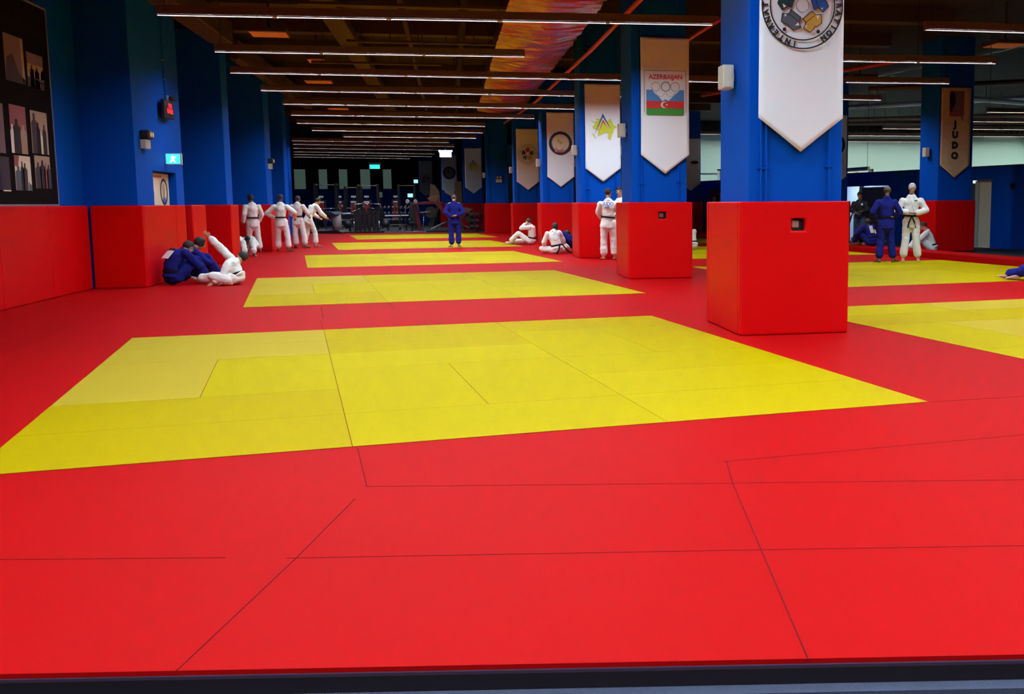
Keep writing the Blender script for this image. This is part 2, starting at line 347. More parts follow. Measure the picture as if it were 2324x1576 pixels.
ceiling_pipe([(8.9, 17.0, 5.4), (13.0, 17.6, 5.4)], 0.05, M['pipe_red'], 'red sprinkler pipe high above the right aisle', 'sprinkler_pipe')
ceiling_pipe([(8.2, 34.0, 4.9), (11.2, 24.5, 4.9)], 0.05, M['pipe_red'], 'slanting red sprinkler pipe right of the nearest column', 'sprinkler_pipe')
ceiling_pipe([(5.4, 13.5, 5.0), (5.0, 40, 5.0)], 0.045, M['pipe_red'], 'red sprinkler pipe between the two nearest columns', 'sprinkler_pipe')
ceiling_pipe([(-0.8, 14, 5.2), (-0.8, 60, 5.2)], 0.06, M['beam'], 'brown pipe along the middle of the ceiling')
ceiling_pipe([(0.4, 14, 5.45), (0.4, 60, 5.45)], 0.09, M['ceil'], 'dark pipe beside the foil duct')
ordn = 'first second third fourth fifth sixth seventh eighth ninth tenth eleventh twelfth thirteenth fourteenth fifteenth'.split()
rr = random.Random(5)
for i, v in enumerate((19.4, 23.9, 27.6, 31.4, 36.2, 40.0, 44.3, 48.0, 52.5, 57, 62, 67)):
    v += .15; a = rr.uniform(-3.3, -2.0); b = min(1.1, a + rr.uniform(2, 4.5)); z = rr.uniform(4.75, 4.95)
    mb = MB().box(a, b, v, v + 0.16, z, z + 0.05)
    for k in range(int((b - a) / 0.6)):
        if not -2.9 < a + .3 + k * .6 < -2.0: mb.box(a + .3 + k * .6, a + .32 + k * .6, v + .06, v + .08, z, 5.655)
    tag(mb.build('cable_tray', M['beam']), 'brown cable tray slung under the ceiling, %s one from the camera' % ordn[min(i, 14)], 'tray', 'cable trays between the light rows')
for i, (u, v, lb) in enumerate([(-3.62, 23.8, 'orange tilted air diffuser nearest, left ceiling'), (-3.15, 28.0, 'small orange diffuser behind the second light row'),
                                (-3.66, 32.7, 'orange diffuser behind the third light row'), (-4.0, 41.7, 'orange diffuser behind the sixth light row'),
                                (12.76, 22.9, 'orange air diffuser above the right aisle'), (11.9, 29.6, 'orange diffuser just right of the nearest column')]):
    d = empty('air_diffuser', (u, v, 5.0), 0.03, lb, 'diffuser', 'orange ceiling air diffusers')
    h = .2 if i == 1 else .36
    MB().box(-h, h, -.35, .35, 0, 0.02).build('grille', M['orange'], d)
    MB().box(-h - .03, h + .03, -.38, .38, 0.021, 0.10).build('collar', M['beam'], d)
    MB().tube([(0, 0, 0.10), (0, 0, Z_C - 5.0)], 0.03).build('hanger', M['beam'], d)
# steel lattice in the adjoining hall
for i, (a, b) in enumerate([((14, 34, 5.2), (20, 30, 5.2)), ((15, 40, 5.1), (24, 35, 5.3)), ((13.5, 46, 5.0), (26, 43, 5.2)), ((16, 33, 4.9), (30, 41, 5.1)), ((15, 50, 5.2), (30, 47, 5.2)), ((19, 27, 5.2), (27, 33, 5.0))]):
    tag(MB().tube([a, b], 0.09).build('roof_strut', M['plastic'] if i % 2 else M['tray']), 'grey steel strut under the roof beyond the glass, %s from the left' % ordn[i], 'strut', 'steel roof struts beyond the glass')

# ------------------------------------------------------------------ linear ceiling lights
def lamp_row(u0, v0, u1, v1, label, group, ml, ms, zl=4.40, seg=1.75, conn=True, w_=0.10):
    L = math.hypot(u1 - u0, v1 - v0); a = math.atan2(v1 - v0, u1 - u0)
    t = empty('linear_light', ((u0 + u1) / 2, (v0 + v1) / 2, zl), a, label, 'ceiling light', group)
    MB().box(-L / 2, L / 2, -w_ / 2, w_ / 2, 0.0, 0.13).build('housing', M['tray'], t)
    MB().box(-L / 2, L / 2, -0.032, 0.032, -0.004, -0.001).build('lens', ml, t)
    for q in (-1, 1): MB().box(-L / 2, L / 2, min(q * .036, q * .041), max(q * .036, q * .041), -0.018, -0.0005).build('reflector', M['reflector'], t)
    for q in (-1, 1): MB().box(min(q * L / 2, q * (L / 2 + .012)), max(q * L / 2, q * (L / 2 + .012)), -w_ / 2, w_ / 2, -0.02, 0.13).build('end_cap', M['tray'], t)
    lv = MB()
    for k in range(int(L / .04)): lv.box(-L / 2 + .02 + k * .04, -L / 2 + .022 + k * .04, -.0355, .0355, -.017, -.0045)
    lv.build('louvre', M['reflector'], t)
    n = max(1, int(L / seg))
    if conn:
        for k in range(1, n):
            x = -L / 2 + k * L / n
            MB().box(x - .035, x + .035, -.05, .05, -.024, -0.0002).build('joint', M['plastic'], t)
    for k in range(n + 1):
        x = -L / 2 + 0.1 + k * (L - .2) / n
        if 1.1 < (u0 + u1) / 2 + x < 3.1 or -2.65 < (u0 + u1) / 2 + x < -2.0 or abs((u0 + u1) / 2 + x + .8) < .1: continue
        MB().tube([(x, 0, 0.13), (x, 0, Z_C - zl)], 0.008, 5).build('hanger', M['dark'], t)
    return t
rows = [(-4.36, 17.93, 4.39, 17.48), (-4.35, 22.0, 1.57, 21.80), (-4.72, 25.4, 6.75, 25.65), (-4.70, 29.2, 5.06, 29.55), (-4.72, 33.0, 4.07, 33.6), (-5.05, 37.0, 3.0, 37.5),
        (-5.38, 40.7, 1.43, 41.5), (-5.33, 44.6, 1.47, 45.3), (-4.51, 48.6, 1.27, 49.1), (-7.1, 51.9, 0.05, 52.8), (-7.5, 55.0, 0.3, 56.3), (-8.0, 58.8, -0.4, 60.2), (-8.5, 62.6, -0.8, 64.8), (-9.0, 66, -1.0, 68.5), (-9.5, 69.5, -2.5, 71.8)]
for i, r in enumerate(rows):
    g = i > 8
    lamp_row(*r, 'linear ceiling light, %s row from the camera%s' % (ordn[i], ', over the gym' if g else ', left of the columns'), 'linear lights over the hall', M['lamp_g' if g else 'lamp'], M['lamp_gs' if g else 'lamp_s'])
for i, r in enumerate([(8.17, 17.38, 13, 17.42), (8.15, 21.5, 11.67, 21.36), (9.78, 25.25, 12.49, 25.17), (9.0, 29.4, 12.5, 29.5)]):
    lamp_row(*r, 'linear ceiling light of the right aisle, %s row from the camera' % ordn[i], 'linear lights over the right aisle', M['lamp'], M['lamp_s'])
# rows behind / above the picture that light the near mats
for i, v in enumerate((13.9, 10.0, 6.1, 2.2, -1.7)):
    for u0, u1, side in (((-3.6, 2.9, 'left'), (4.9, 12.0, 'right')) if v > 8 else ((-4.0, 3.9, 'left'), (4.1, 12.0, 'right'))):
        lamp_row(u0, v, u1, v, 'linear ceiling light over the near mats, %s run, %s row behind the picture edge' % (side, ordn[i]), 'near light rows', M['lamp'], M['lamp_s'], conn=False)
for i, (u0, u1, v) in enumerate([(15.3, 30, 45.5), (17.5, 28, 41.0), (18, 29, 37.0), (13.4, 24, 50.0), (17.8, 27, 33.0), (13, 34, 57.4)]):
    lamp_row(u0, v, u1, v, 'linear light of the adjoining hall, %s row behind the glass' % ordn[i], 'linear lights beyond the glass', M['lamp_r'], M['lamp_rs'], zl=4.4 if v < 57 else 5.2)
lamp_row(wallU(39.0) + .75, 37.6, wallU(41.0) + .75, 40.5, 'short linear light in the corridor behind the open doorway', 'corridor light', M['lamp'], M['lamp_s'], zl=2.6, conn=False)
lamp_row(16.9, 34.5, 17.9, 37.5, 'short slanted linear light beyond the glass', 'linear lights beyond the glass', M['lamp_r'], M['lamp_rs'], zl=4.6)
#@@PART2
# ------------------------------------------------------------------ blue columns, red pads, speakers
PADH = 1.45
def bool_cut(o, mb):
    c = mb.build('cutter', None, o.parent); md = o.modifiers.new('cut', 'BOOLEAN'); md.object = c; md.operation = 'DIFFERENCE'; md.solver = 'EXACT'
    bpy.context.view_layer.update(); me = bpy.data.meshes.new_from_object(o.evaluated_get(bpy.context.evaluated_depsgraph_get()))
    o.modifiers.clear(); old = o.data; o.data = me; bpy.data.objects.remove(c); return o
def column(cu, v, w_=1.04, d=1.2, pipes=True):
    x0, x1 = cu - w_ / 2, cu + w_ / 2
    c = struct('column', MB().box(x0, x1, v, v + d, -0.04, Z_C), M['blue'], bevel=0.012)
    if pipes:
        p = MB()
        for x in (x0 + .13, x0 + .19, x0 + .9): p.tube([(x, v - .022, PADH), (x, v - .022, Z_C - .3)], 0.014)
        p.box(x0 + .10, x0 + .23, v - .034, v - .001, 1.80, 1.815).box(x0 + .86, x0 + .94, v - .034, v - .001, 1.82, 1.835)
        p.build('conduit', M['blue'], parent=c, smooth=False)
    return c
def column_pad(cu, v, label, w_=1.24, d=1.42, socket=False, h=PADH, base=0.0):
    t = empty('column_pad', (cu, v, base), 0, label, 'wall padding', 'red padding around the blue columns')
    hw = w_ / 2; th = 0.095
    f = MB().box(-hw, hw, -0.1, -0.1 + th, 0.002, h).build('front_panel', M['red_pad'], t)
    if socket:
        bool_cut(f, MB().box(-.04 + .0, .115, -.2, .1, 1.135, 1.268))
        f.data.materials.clear(); f.data.materials.append(M['red_pad'])
        s = MB().box(-.045, .12, -.0045, -.0005, 1.13, 1.27).build('socket_backplate', M['dark'], t)
        MB().box(-.015, .065, -.025, -.0048, 1.165, 1.245).build('socket', M['i_tan'], t, bevel=.006)
    bv = f.modifiers.new('bevel', 'BEVEL'); bv.width = 0.022; bv.segments = 3; bv.limit_method = 'ANGLE'; bv.angle_limit = math.radians(60)
    for s in (-1, 1):
        a, b = (s * hw, s * (hw - th)) if s > 0 else (-hw, -hw + th)
        MB().box(min(a, b), max(a, b), 0.0, d - .1, 0.002, h).build('side_panel', M['red_pad'], t, bevel=0.02, seg=3)
    MB().box(-hw, hw, d - .1, d - .005, 0.002, h).build('rear_panel', M['red_pad'], t, bevel=0.02, seg=3)
    return t
def speaker(u, v, z, side, label):
    """side -1: on the left face of a column"""
    t = empty('wall_speaker', (u, v, z), 0, label, 'speaker', 'ivory loudspeakers on the column sides')
    x0, x1 = (-0.16, -0.03) if side < 0 else (0.03, 0.13)
    MB().box(x0, x1, -.11, .11, -.13, .13).build('cabinet', M['speaker'], t, bevel=0.012)
    MB().box(x0 + .012, x1 - .03, -.122, -.111, -.115, .115).build('grille_cloth', M['speaker'], t, bevel=0.004)
    MB().box(min(0, x0 + .03) if side < 0 else 0, 0 if side < 0 else .04, -.02, .02, -.04, .04).build('bracket', M['plastic'], t)
cols = [(3.70, 11.0, 'nearest'), (3.93, 19.72, 'second'), (3.92, 27.5, 'third'), (3.68, 36.2, 'fourth'), (3.20, 44.3, 'fifth'), (2.34, 52.6, 'sixth')]
for i, (u, v, nm) in enumerate(cols):
    column(u, v, 1.06)
    column_pad(u + (-.03 if i == 0 else 0), v, 'red vinyl padding round the foot of the %s blue column%s' % (nm, ', with a square socket hole' if i < 2 else ''), socket=i < 2)
    speaker(u - .53, v + .6, 2.83, -1, 'ivory loudspeaker on the left face of the %s blue column' % nm)
    if i < 5: speaker(u + .53, v + .6, 2.83, 1, 'ivory loudspeaker on the right face of the %s blue column' % nm)
for u, v, nm in ((14.12, 27.9, 'gold-bannered column'), (13.62, 36.2, 'second column of the right aisle'), (11.5, 50.1, 'farthest column of the right aisle')):
    column(u, v, 1.04, pipes=False); column_pad(u, v, 'red vinyl padding round the foot of the %s' % nm, w_=1.22)
    speaker(u - .52, v + .6, 2.83, -1, 'ivory loudspeaker on the left of the %s' % nm)
for u, v in ((1.34, 60.1), (0.05, 68.1), (-1.62, 78.1)):
    column(u, v, 1.1, pipes=False)
for u, v, nm in ((1.34, 60.1, 'nearest gym column'), (0.05, 68.1, 'middle gym column')): column_pad(u, v, 'red vinyl padding round the foot of the %s' % nm, h=1.49, base=-.04)

# ------------------------------------------------------------------ banners
def banner_obj(u, v, label, m='banner', w_=0.93, ztop=4.50, zside=2.34, ztip=1.98, rz=0):
    t = empty('hanging_banner', (u, v, 0), rz, label, 'banner', 'pointed banners hung on the columns')
    # slightly waved cloth with real thickness
    mb = MB(); nx, nz = 14, 40; h = w_ / 2; g = []
    for j in range(nz + 1):
        row = []
        for i in range(nx + 1):
            x = -h + w_ * i / nx; zb = zside - (zside - ztip) * (1 - abs(x) / h); z = ztop + (zb - ztop) * j / nz
            y = -0.070 + 0.008 * noise.noise(Vector((x * 2.5 + u, z * 1.3, v))) + 0.006 * math.sin(x * 9) * (j / nz)
            row.append(mb.b.verts.new((x * (1 - .01 * math.sin(PI * j / nz)), y, z)))
        g.append(row)
    for j in range(nz):
        for i in range(nx): mb.b.faces.new((g[j][i], g[j][i + 1], g[j + 1][i + 1], g[j + 1][i]))
    r = bmesh.ops.extrude_face_region(mb.b, geom=mb.b.faces[:]); bmesh.ops.translate(mb.b, verts=[x for x in r['geom'] if isinstance(x, bmesh.types.BMVert)], vec=(0, 0.006, 0))
    mb.build('cloth', M[m], t, smooth=True)
    MB().tube([(-h - .02, -.06, ztop), (h + .02, -.06, ztop)], 0.012).build('hanging_rod', M['dark'], t)
    return t
Y0, Y1 = -0.090, -0.086
def emblem_judo(t, z=3.50, s=1.0, full=True):
    """ring of five lapelled figures with circular lettering"""
    R0 = 0.452 * s; g = {}
    MB().ring(0, z, R0 - .014 * s, R0, Y0, Y1, 64).ring(0, z, .350 * s, .363 * s, Y0, Y1, 56).ring(0, z, .069 * s, .0735 * s, Y0, Y1, 40).build('emblem_ring', M['black'], t)
    piece = [(0, 28), (22.7, 11), (29.6, 19), (43, 17.8), (43.4, 35.5), (33, 43.4), (28, 43), (26, 48.5), (17.7, 56), (2.3, 48.4), (8.3, 35.5), (3.2, 30)]
    k = 0.452 / 92 * s
    order = [(0, 'i_gold'), (1, 'i_blue'), (2, 'i_red'), (3, 'i_dgreen'), (4, 'i_grey')]
    for n, col in order:
        a = -n * 2 * PI / 5   # turn about the centre (counter-clockwise on the picture)
        def T(px, py):
            x, y = px * k, -py * k
            return (x * math.cos(-a) - y * math.sin(-a), z + x * math.sin(-a) + y * math.cos(-a))
        pc = MB().prism([T(*p) for p in piece], Y0 + .001, Y1).build('emblem_figure', M[col], t)
        o = MB()
        cx, cz = T(36, 54); o.disc(cx, cz, .020 * s, Y0, Y1, 16)
        for p, q in zip(piece, piece[1:] + piece[:1]):
            p2, q2 = Vector(T(*p)), Vector(T(*q)); d = (q2 - p2).normalized(); nn = Vector((-d.y, d.x)) * .0035 * s
            o.prism([tuple(p2 + nn), tuple(q2 + nn), tuple(q2 - nn), tuple(p2 - nn)], Y0 - .001, Y1)
        for p, q in (((5.5, 37), (26.5, 21)),):
            p2, q2 = Vector(T(*p)), Vector(T(*q)); d = (q2 - p2).normalized(); nn = Vector((-d.y, d.x)) * .003 * s
            o.prism([tuple(p2 + nn), tuple(q2 + nn), tuple(q2 - nn), tuple(p2 - nn)], Y0 - .001, Y1)
        o.build('figure_outline', M['black'], pc)
        wl = MB()
        for tri in (((31, 20), (38, 19.5), (35, 29)), ((8, 40), (11.5, 45), (5, 45))): wl.prism([T(*p) for p in tri], Y0 - .002, Y1)
        wl.build('lapel', M['i_white'], pc)
    if full:
        s_ = 'INTERNATIONAL JUDO FEDERATION'; ms = []; N = len(s_) - 1
        for i, ch in enumerate(s_):
            if ch == ' ': continue
            phi = math.radians(12 + 312.2 * i / N)            # clockwise from the bottom
            x, zz = -math.sin(phi) * .405 * s, z - math.cos(phi) * .405 * s
            ms.append(text_xz(ch, 0.078 * s, x, zz, Y1, rot=PI - phi if False else (PI - phi), bold=.0042))
        # letters stand with their tops pointing outwards
        link('emblem_lettering', join_mesh('emblem_lettering', ms), M['black'], t)
t = banner_obj(3.73, 11.0, 'white pointed banner with a ring emblem of five judo figures, on the nearest column', w_=0.945)
emblem_judo(t, 3.51)
t = banner_obj(4.03, 19.72, 'white pointed banner with rings over a blue, red and green flag')
if True:
    MB().prism([(-.36, 3.54), (-.25, 3.54), (-.20, 3.47), (-.13, 3.42), (-.05, 3.335), (.01, 3.37), (.06, 3.335), (.15, 3.42), (.24, 3.50), (.28, 3.54), (.36, 3.54), (.36, 3.335), (-.36, 3.335)], Y0, Y1).build('flag_stripe', M['i_lblue'], t)
    MB().box(-.36, .36, Y0, Y1, 3.20, 3.3345).build('flag_stripe', M['i_red'], t)
    MB().prism([(-.36, 3.1985), (.36, 3.1985), (.36, 3.10), (.345, 3.075), (-.345, 3.075), (-.36, 3.10)], Y0, Y1).build('flag_stripe', M['i_green'], t)
    cr = [( -.02 + .068 * math.cos(a), 3.265 + .062 * math.sin(a)) for a in [math.radians(60 + 240 * i / 20) for i in range(21)]]
    ci = [( .005 + .050 * math.cos(a), 3.265 + .048 * math.sin(a)) for a in [math.radians(290 - 220 * i / 20) for i in range(21)]]
    MB().prism(cr + ci, Y0 - .002, Y0 - .0002).disc(.03, 3.265, .017, Y0 - .002, Y0 - .0002, 12).build('crescent', M['i_cream'], t)
    MB().ring(-.18, 3.60, .078, .084, Y0, Y1).build('ring', M['i_pink'], t); MB().ring(.01, 3.60, .078, .088, Y0, Y1).build('ring', M['black'], t)
    MB().ring(.19, 3.60, .078, .084, Y0, Y1).build('ring', M['i_dmauve'], t)
    MB().ring(-.09, 3.50, .079, .084, Y0, Y1, 30, PI, 2 * PI).build('ring', M['i_tan'], t); MB().ring(.10, 3.50, .079, .084, Y0, Y1, 30, PI, 2 * PI).build('ring', M['i_tan'], t)
    MB().box(-.40, .40, Y0, Y1, 3.888, 3.896).box(-.40, -.392, Y0, Y1, 3.12, 3.888).box(.392, .40, Y0, Y1, 3.12, 3.888).build('crest_border', M['i_pink'], t)
    link('lettering', text_xz('AZERBAIJAN', 0.115, 0.01, 3.775, Y1, bold=.003), M['i_red'], t)
def emblem_map(t, z=3.43, s=1.0, sharp=True):
    k = s * .01156
    P = [(-38, 8), (-36, 10), (-30, 4), (-24, 0), (-24, -6), (-20, 0), (-8, 2), (-8, 12), (6, 14), (14, 18), (17, 24), (27, 7), (30, 3), (38, -1), (30, -4), (27, -8), (26, -24), (23, -27), (21, -33), (15, -30), (13, -25), (14, -16), (4, -14), (-4, -20), (-14, -22), (-16, -27), (-26, -20), (-38, -10), (-36, -16), (-26, -24), (-18, -14), (-24, -6), (-32, -4)]
    P = [(-35, 20), (-26, 14), (-21, 14), (-24, 7), (-30, 2), (-27, -4), (-16, -6), (-10, -24), (-7, -20), (4, -14), (14, -12), (17, -20), (14, -27), (22, -33), (25, -20), (29, -14), (31, -4), (36, 0), (42, 2), (31, 6), (22, 26), (12, 18), (4, 26), (-14, 24), (-18, 26), (-20, 23), (-12, 20), (-22, 16)]
    MB().prism([(x * k * .8, z + y * k * .8) for x, y in P], Y0, Y1).build('map_shape', M['i_lime'], t)
    MB().prism([(-.30, z - .14), (-.26, z - .155), (-.18, z - .27), (-.20, z - .28)], Y0, Y1).build('map_shape', M['i_lime'], t)
    def chev(x, zt, wl, wr, hl, hr, th, m, y):
        MB().prism([(x, zt), (x + wr, zt - hr), (x, zt - th), (x - wl, zt - hl)], y, y + .002).build('chevron', M[m], t)
    chev(.0, z + .37, .245, .22, .60, .42, .10, 'i_blue', Y0 - .0021)
    chev(.0, z + .245, .17, .15, .50, .26, .05, 'i_white', Y0 - .0042)
    chev(.0, z + .22, .16, .14, .48, .24, .075, 'i_red', Y0 - .0063)
    chev(.0, z + .12, .13, .12, .38, .20, .05, 'i_yel' if not sharp else 'i_lime', Y0 - .0084)
t = banner_obj(3.97, 27.5, 'white pointed banner with chevrons over a yellow-green map'); emblem_map(t, 3.38)
def emblem_disc(t, z=3.46, s=1.0, dark=False):
    MB().disc(0, z, .395 * s, Y0 + .002, Y1, 48).build('emblem_disc', M['i_navy'], t)
    MB().ring(0, z, .30 * s, .315 * s, Y0, Y0 + .0018).build('emblem_ring', M['i_mauve'], t)
    MB().disc(0, z + .01, .29 * s, Y0 - .0012, Y0 + .0012, 40).build('emblem_disc', M['i_cream' if not dark else 'i_teal'], t)
    c = 'i_yel' if not dark else 'black'
    MB().disc(-.07 * s, z + .08 * s, .035 * s, Y0 - .004, Y0 - .0013, 9, rz=.06 * s).disc(.01 * s, z + .02 * s, .05 * s, Y0 - .004, Y0 - .0013, 9, rz=.045 * s).disc(-.01, z - .07 * s, .015, Y0 - .004, Y0 - .0013, 6).box(-.12 * s, -.10 * s, Y0 - .004, Y0 - .0013, z + .14 * s, z + .17 * s).build('crest_figure', M[c], t)
    MB().ring(-.03 * s, z - .10 * s, .13 * s, .15 * s, Y0 - .004, Y0 - .0013, 20, PI * 1.08, PI * 1.9).build('crest_wave', M['i_blue'], t)
    if not dark: MB().prism([(-.22, z - .235), (.15, z - .235), (.13, z - .30), (-.18, z - .30)], Y0 - .004, Y0 - .0013).build('crest_bar', M['i_orange'], t)
t = banner_obj(3.77, 36.2, 'white pointed banner with a navy disc emblem and olive crest'); emblem_disc(t)
t = banner_obj(3.24, 44.3, 'white pointed banner with a small five-colour ring emblem, on the fifth column'); emblem_judo(t, 3.46, .9, False)
t = banner_obj(1.36, 60.1, 'white pointed banner with a yellow-green map, on the nearest gym column'); emblem_map(t, 3.5)
t = banner_obj(0.05, 68.1, 'pale pointed banner with a dark ring emblem, in the gym'); emblem_disc(t, 3.36, 1, True)
t = banner_obj(-1.62, 78.1, 'dim pointed banner with a grey emblem, deepest in the gym'); emblem_judo(t, 3.2, .85, False)
t = banner_obj(13.60, 36.2, 'white banner edge showing right of the nearest column'); emblem_disc(t, 3.46, 1, True)
t = banner_obj(11.50, 50.1, 'pale banner between the two nearest columns, far away'); MB().disc(.2, 3.35, .2, Y0, Y1, 20, rz=.08).build('emblem_disc', M['i_dmauve'], t)
t = banner_obj(14.07, 27.9, 'gold pointed banner reading JUDO down its length', m='gold', w_=.90, ztop=4.60, zside=2.44, ztip=2.08)
MB().box(-.21, .23, Y0 + .001, Y1, 3.80, 4.50).build('picture_panel', M['i_pink'], t)
MB().prism([(-.21, 4.40), (-.16, 4.50), (-.06, 4.42), (-.02, 4.10), (-.10, 4.03), (-.14, 3.90), (-.21, 3.95)], Y0 - .002, Y0 + .0008).build('dark_figure', M['black'], t)
MB().prism([(-.06, 4.42), (.02, 4.48), (.20, 4.40), (.22, 4.16), (.12, 4.06), (.10, 3.98), (.24, 3.66), (.17, 3.72), (.02, 4.0), (-.12, 4.02), (-.03, 4.16), (.0, 4.32)], Y0 - .004, Y0 - .0021).build('pale_figure', M['i_mauve'], t)
link('lettering', join_mesh('lettering', [text_xz(ch, .24, -.02, z, Y1, bold=.018) for ch, z in zip('JUDO', (3.57, 3.28, 2.99, 2.70))]), M['black'], t)

# ------------------------------------------------------------------ left wall: pads, photo board, fittings
def pad(u0, u1, v0, v1, label):
    o = MB().box(-(u1 - u0) / 2, (u1 - u0) / 2, -(v1 - v0) / 2, (v1 - v0) / 2, 0.002, PADH).build('wall_pad', M['red_pad'], loc=((u0 + u1) / 2, (v0 + v1) / 2, 0), bevel=0.022, seg=3)
    return tag(o, label, 'wall padding', 'red pads standing against the left wall')
pad(-6.245, -6.15, 13.6, 16.1, 'red wall pad nearest the camera, under the photo board, cut by the frame')
pad(-6.245, -6.15, 16.1, 18.0, 'red wall pad under the photo board, left of the thin seam')
pad(-6.245, -6.15, 18.0, 19.85, 'red wall pad right of the photo board seam, meeting the shaded pier pad')
pad(-6.14, -5.285, 19.9, 19.995, 'shaded red pad on the camera side of the first pier')
pad(-5.375, -5.285, 20.0, 22.2, 'red pier pad behind the two seated judoka in blue')
pad(-5.375, -5.285, 22.2, 23.0, 'narrow red pier pad under the doorway edge')
pad(-5.375, -5.24, 23.36, 24.6, 'rounded red pad just past the first pier')
pad(-7.6, -5.285, 27.5, 27.595, 'shaded red pad on the camera side of the second pier')
pad(-5.375, -5.285, 27.6, 28.5, 'bright red pad on the inner side of the second pier')
pad(-7.6, -5.46, 34.5, 34.595, 'red pad on the camera side of the third pier, behind the standing judoka')
pad(-5.545, -5.46, 34.6, 35.7, 'red pad on the inner side of the third pier')
pad(-7.6, -6.23, 43.5, 43.595, 'red pad on the camera side of the fourth pier')
pad(-7.79, -7.7, 24.7, 27.4, 'red pad deep in the recess before the second pier')
pad(-7.79, -7.7, 28.5, 34.4, 'red pad deep in the recess before the third pier')
b = empty('photo_board', (-6.25, 16.5, 0), 0, 'tall black board of old photographs on the left wall', 'board')
MB().box(0.002, 0.045, -2.6, 2.12, 1.475, 4.52).build('board_panel', M['board'], b)
MB().box(0.0, 0.055, -2.62, 2.15, 1.45, 1.475).box(0, .055, 2.12, 2.15, 1.475, 4.55).box(0, .055, -2.62, 2.12, 4.52, 4.55).build('board_frame', M['silver'], b)
def photo(v0, v1, z0, z1, bg, figs):
    p = MB().box(0.046, 0.049, v0 - 16.5, v1 - 16.5, z0, z1).build('photograph', M[bg], b)
    for m, pts in figs:
        MB().prism([(v0 - 16.5 + a * (v1 - v0), z0 + c * (z1 - z0)) for a, c in pts], .0492, .0505, 'yz').build('pictured_figure', M[m], p)
man = lambda x, w_, h: [(x - w_, 0), (x - w_, h * .75), (x - w_ * .35, h * .84), (x - w_ * .35, h * .97), (x, h), (x + w_ * .35, h * .97), (x + w_ * .35, h * .84), (x + w_, h * .75), (x + w_, 0)]
photo(16.9, 17.62, 3.26, 3.93, 'i_mauve', [('i_dmauve', [(0, .05), (.1, .5), (.4, .6), (.7, .2), (1, .1), (1, 0), (0, 0)]), ('i_tan', [(.86, 0), (.84, 1), (.95, 1), (1, .1)])])
photo(17.72, 18.37, 3.25, 3.77, 'i_mauve', [('i_tan', [(0, .3), (0, .68), (1, .68), (1, .3)]), ('i_dmauve', man(.28, .12, .66)), ('i_dmauve', man(.58, .14, .62)), ('i_teal', [(.8, .2), (.82, .5), (1, .62), (1, .2)]), ('i_dmauve', [(0, 0), (0, .3), (1, .22), (1, 0)])])
photo(16.92, 17.52, 2.22, 2.92, 'i_pink', [('i_white', man(.1, .12, .6)), ('black', man(.38, .22, .72)), ('i_tan', man(.78, .2, .62))])
photo(17.70, 18.37, 2.25, 2.90, 'i_tan', [('i_dmauve', man(.2, .17, .95)), ('black', man(.42, .1, .75)), ('i_cream', man(.55, .1, .55)), ('black', man(.78, .11, .72))])
photo(16.97, 17.57, 1.68, 2.19, 'i_cream', [('i_pink', [(0, .7), (.2, .65), (.3, 1), (0, 1)]), ('i_grey', man(.2, .18, .7)), ('black', man(.45, .1, .85)), ('i_dmauve', man(.62, .14, .8)), ('i_teal', [(.8, 0), (.8, .25), (1, .15), (1, 0)])])
photo(17.74, 18.37, 1.72, 2.22, 'i_tan', [('i_dmauve', man(.2, .18, .8)), ('black', man(.48, .17, .88)), ('i_pink', man(.7, .12, .8)), ('i_dmauve', man(.88, .14, .75))])
photo(15.9, 16.6, 3.1, 3.9, 'i_dmauve', [('i_mauve', man(.5, .2, .8))]); photo(16.0, 16.7, 2.2, 2.9, 'i_mauve', [('black', man(.5, .2, .8))])
photo(16.1, 16.78, 1.66, 2.15, 'i_dmauve', [('i_navy', man(.4, .2, .8)), ('i_white', [(0, 0), (0, .04), (1, .04), (1, 0)])])
def txt_yz(body, size, y, z, x, **k):
    me = text_mesh(body, size, **k); me.transform(Matrix.Translation((x, y, z)) @ Matrix.Rotation(PI / 2, 4, 'Z') @ Matrix.Rotation(PI / 2, 4, 'X')); return me
link('lettering', txt_yz('ri d\u2019uer musuni', .27, 1.15, 4.17, .047), M['board_text'], b)

# fittings on the first pier's inner face (u = -5.38)
def on_pier(name, v, z, label, cat, group=None): return empty(name, (-5.38, v, z), 0, label, cat, group)
t = on_pier('scoreboard_clock', 22.04, 3.28, 'black wall clock with red glowing digits high on the first pier', 'clock')
MB().box(.06, .12, -.36, .36, -.17, .17).build('case', M['dark'], t, bevel=.01); MB().box(.002, .06, -.05, .05, -.06, .06).build('bracket', M['dark'], t)
link('digits', join_mesh('digits', [txt_yz('19:26', .13, .08, .075, .1205), txt_yz('00:14:08', .12, .06, -.03, .1205, bold=.004)]), M['led'], t)
t = on_pier('security_camera', 22.35, 3.53, 'small white camera above the red-digit clock', 'camera')
MB().box(.002, .05, -.05, .05, -.05, .05).build('bracket', M['plastic'], t, bevel=.008); MB().tube([(.05, 0, 0), (.16, .08, -.02)], .04, 14).build('lens_body', M['dark'], t, smooth=True)
t = on_pier('conduit', 22.2, 0, 'thin conduit running down to the red-digit clock', 'conduit')
MB().tube([(.02, 0, 5.4), (.02, 0, 3.9), (.02, .05, 3.47)], .012).build('tube', M['blue'], t); MB().box(.002, .03, -.02, .02, 4.22, 4.25).box(.002, .03, -.0, .04, 3.86, 3.89).build('clip', M['plastic'], t)
